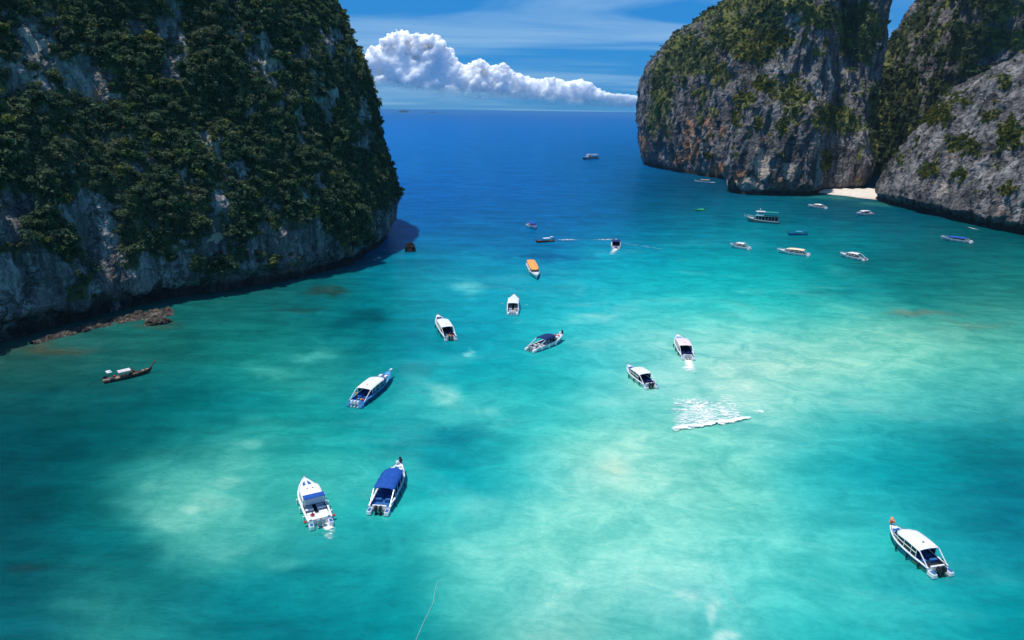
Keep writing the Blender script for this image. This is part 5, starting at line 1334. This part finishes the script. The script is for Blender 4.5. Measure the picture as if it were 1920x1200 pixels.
def bump01(x, c, w): return np.exp(-((x - c) / w) ** 2)
foam_patch("wave_foam", "white breaking wave with lacy foam behind it in the shallows", [(1240, 738), (1385, 732), (1412, 792), (1254, 818)],
    lambda u, v: (.64 - .34 * u * (1 - v) + .4 * wob(u * 4, v * 3)) * np.clip(v * 4 + .05, 0, 1) * np.clip(u * 5 + .1, 0, 1) * np.clip((1 - u) * 7, 0, 1) + (.74 + .9 * wob(u * 11, 3.3)) * bump01(v, .885 + .07 * wob(u * 5, 7.3), .027 - .009 * u) * np.clip(u * 14, 0, 1) - 1.2 * (v > .94 + .07 * wob(u * 16, 1.3)),
    lambda u, v: .3 * bump01(v, .88, .07), (180, 90), .3)
foam_patch("wave_foam", "small whitecap off the end of the breaking wave", [(1405, 766), (1435, 766), (1436, 778), (1407, 778)], lambda u, v: .75 * bump01(v, .5, .3) * (.3 + .9 * u) * np.clip((1 - u) * 6, 0, 1), None, (40, 20), .15)
def jet(u, v): return (1.35 - .95 * v) * bump01(u, .5, .22 + .16 * v) * np.clip((1 - v) * 4, 0, 1)
foam_patch("wake_foam", "foam churned behind the pale pink roofed speedboat", [(1277, 670), (1303, 670), (1322, 706), (1268, 702)], jet, None, (50, 40), .15)
foam_patch("wake_foam", "foam burst behind the white speedboat with blue hatches", [(600, 982), (622, 978), (648, 1022), (596, 1024)], lambda u, v: 1.15 * bump01(u, .55, .3) * bump01(v, .14, .2) + .42 * bump01(u, .5, .4) * np.clip((1 - v) * 3, 0, 1), None, (50, 40), .15)
foam_patch("wake_foam", "white wake trailing the speedboat running out to sea", [(1149, 465), (1162, 465), (1158, 478), (1134, 478)], lambda u, v: 1.0 * bump01(u, .5, .4) * (1 - .65 * v), None, (40, 40), .2)
foam_patch("wake_foam", "thin curved old wake line crossing the channel", [(1044, 447.5), (1150, 447), (1150, 451.5), (1044, 452)], lambda u, v: .72 * bump01(v, .5, .3) * (.55 + .3 * np.sin(u * 9)), None, (120, 12), .1)
foam_patch("wake_foam", "faint older wake curving away toward the headland", [(1162, 451), (1245, 465), (1243, 472), (1162, 457)], lambda u, v: .5 * bump01(v, .5, .3) * (.7 - .2 * u), None, (80, 12), .1)
foam_patch("wake_foam", "thin foam under the stern of the white boat by the breaking wave", [(1216, 724), (1232, 722), (1238, 732), (1218, 736)], lambda u, v: .5 * bump01(u, .5, .3) * bump01(v, .4, .4), None, (30, 20), .1)
foam_patch("wave_foam", "whitewater lapping beneath the jungle cliff's tip", [(696, 486), (718, 478), (720, 484), (698, 492)], lambda u, v: .62 * bump01(u, .55, .4) * bump01(v, .5, .35), None, (40, 16), .2)
foam_patch("wave_foam", "whitewater at the rocks under the lower headland", [(1806, 423), (1842, 431), (1842, 434), (1806, 426)], lambda u, v: .6 * bump01(u, .5, .4) * bump01(v, .5, .4), None, (50, 10), .2)
foam_patch("wave_foam", "pale ripple beside the stubby white speedboat", [(984, 568), (994, 570), (993, 576), (983, 574)], lambda u, v: .42 * bump01(u, .5, .4) * bump01(v, .5, .4), None, (20, 12), .1)
foam_patch("wave_foam", "pale ripple on the other side of the stubby white speedboat", [(936, 567), (948, 567), (947, 572), (936, 572)], lambda u, v: .42 * bump01(u, .5, .4) * bump01(v, .5, .4), None, (20, 12), .1)
foam_patch("wave_foam", "small foam fleck in open turquoise water near the navy topped boat", [(874, 657), (898, 657), (896, 667), (876, 667)], lambda u, v: .38 * bump01(u, .5, .35) * bump01(v, .5, .35), None, (30, 14), .1)
ROPE = plain('wet_rope', (.36, .52, .50), .7)
def rope(label, pts):
    P = [ground(*p) + np.array([0, 0, .03]) for p in pts]
    m = MB(); m.tube(P, .022, 5); tag(m.build("mooring_rope", ROPE), label, "rope")
rope("pale mooring rope floating on the water, lower centre", [(779, 1203), (792, 1172), (804, 1148), (813, 1128), (815, 1112), (820, 1090)])
rope("faint floating rope over the pale shoal, lower right", [(1340, 1070), (1352, 1088), (1366, 1112), (1386, 1142)])
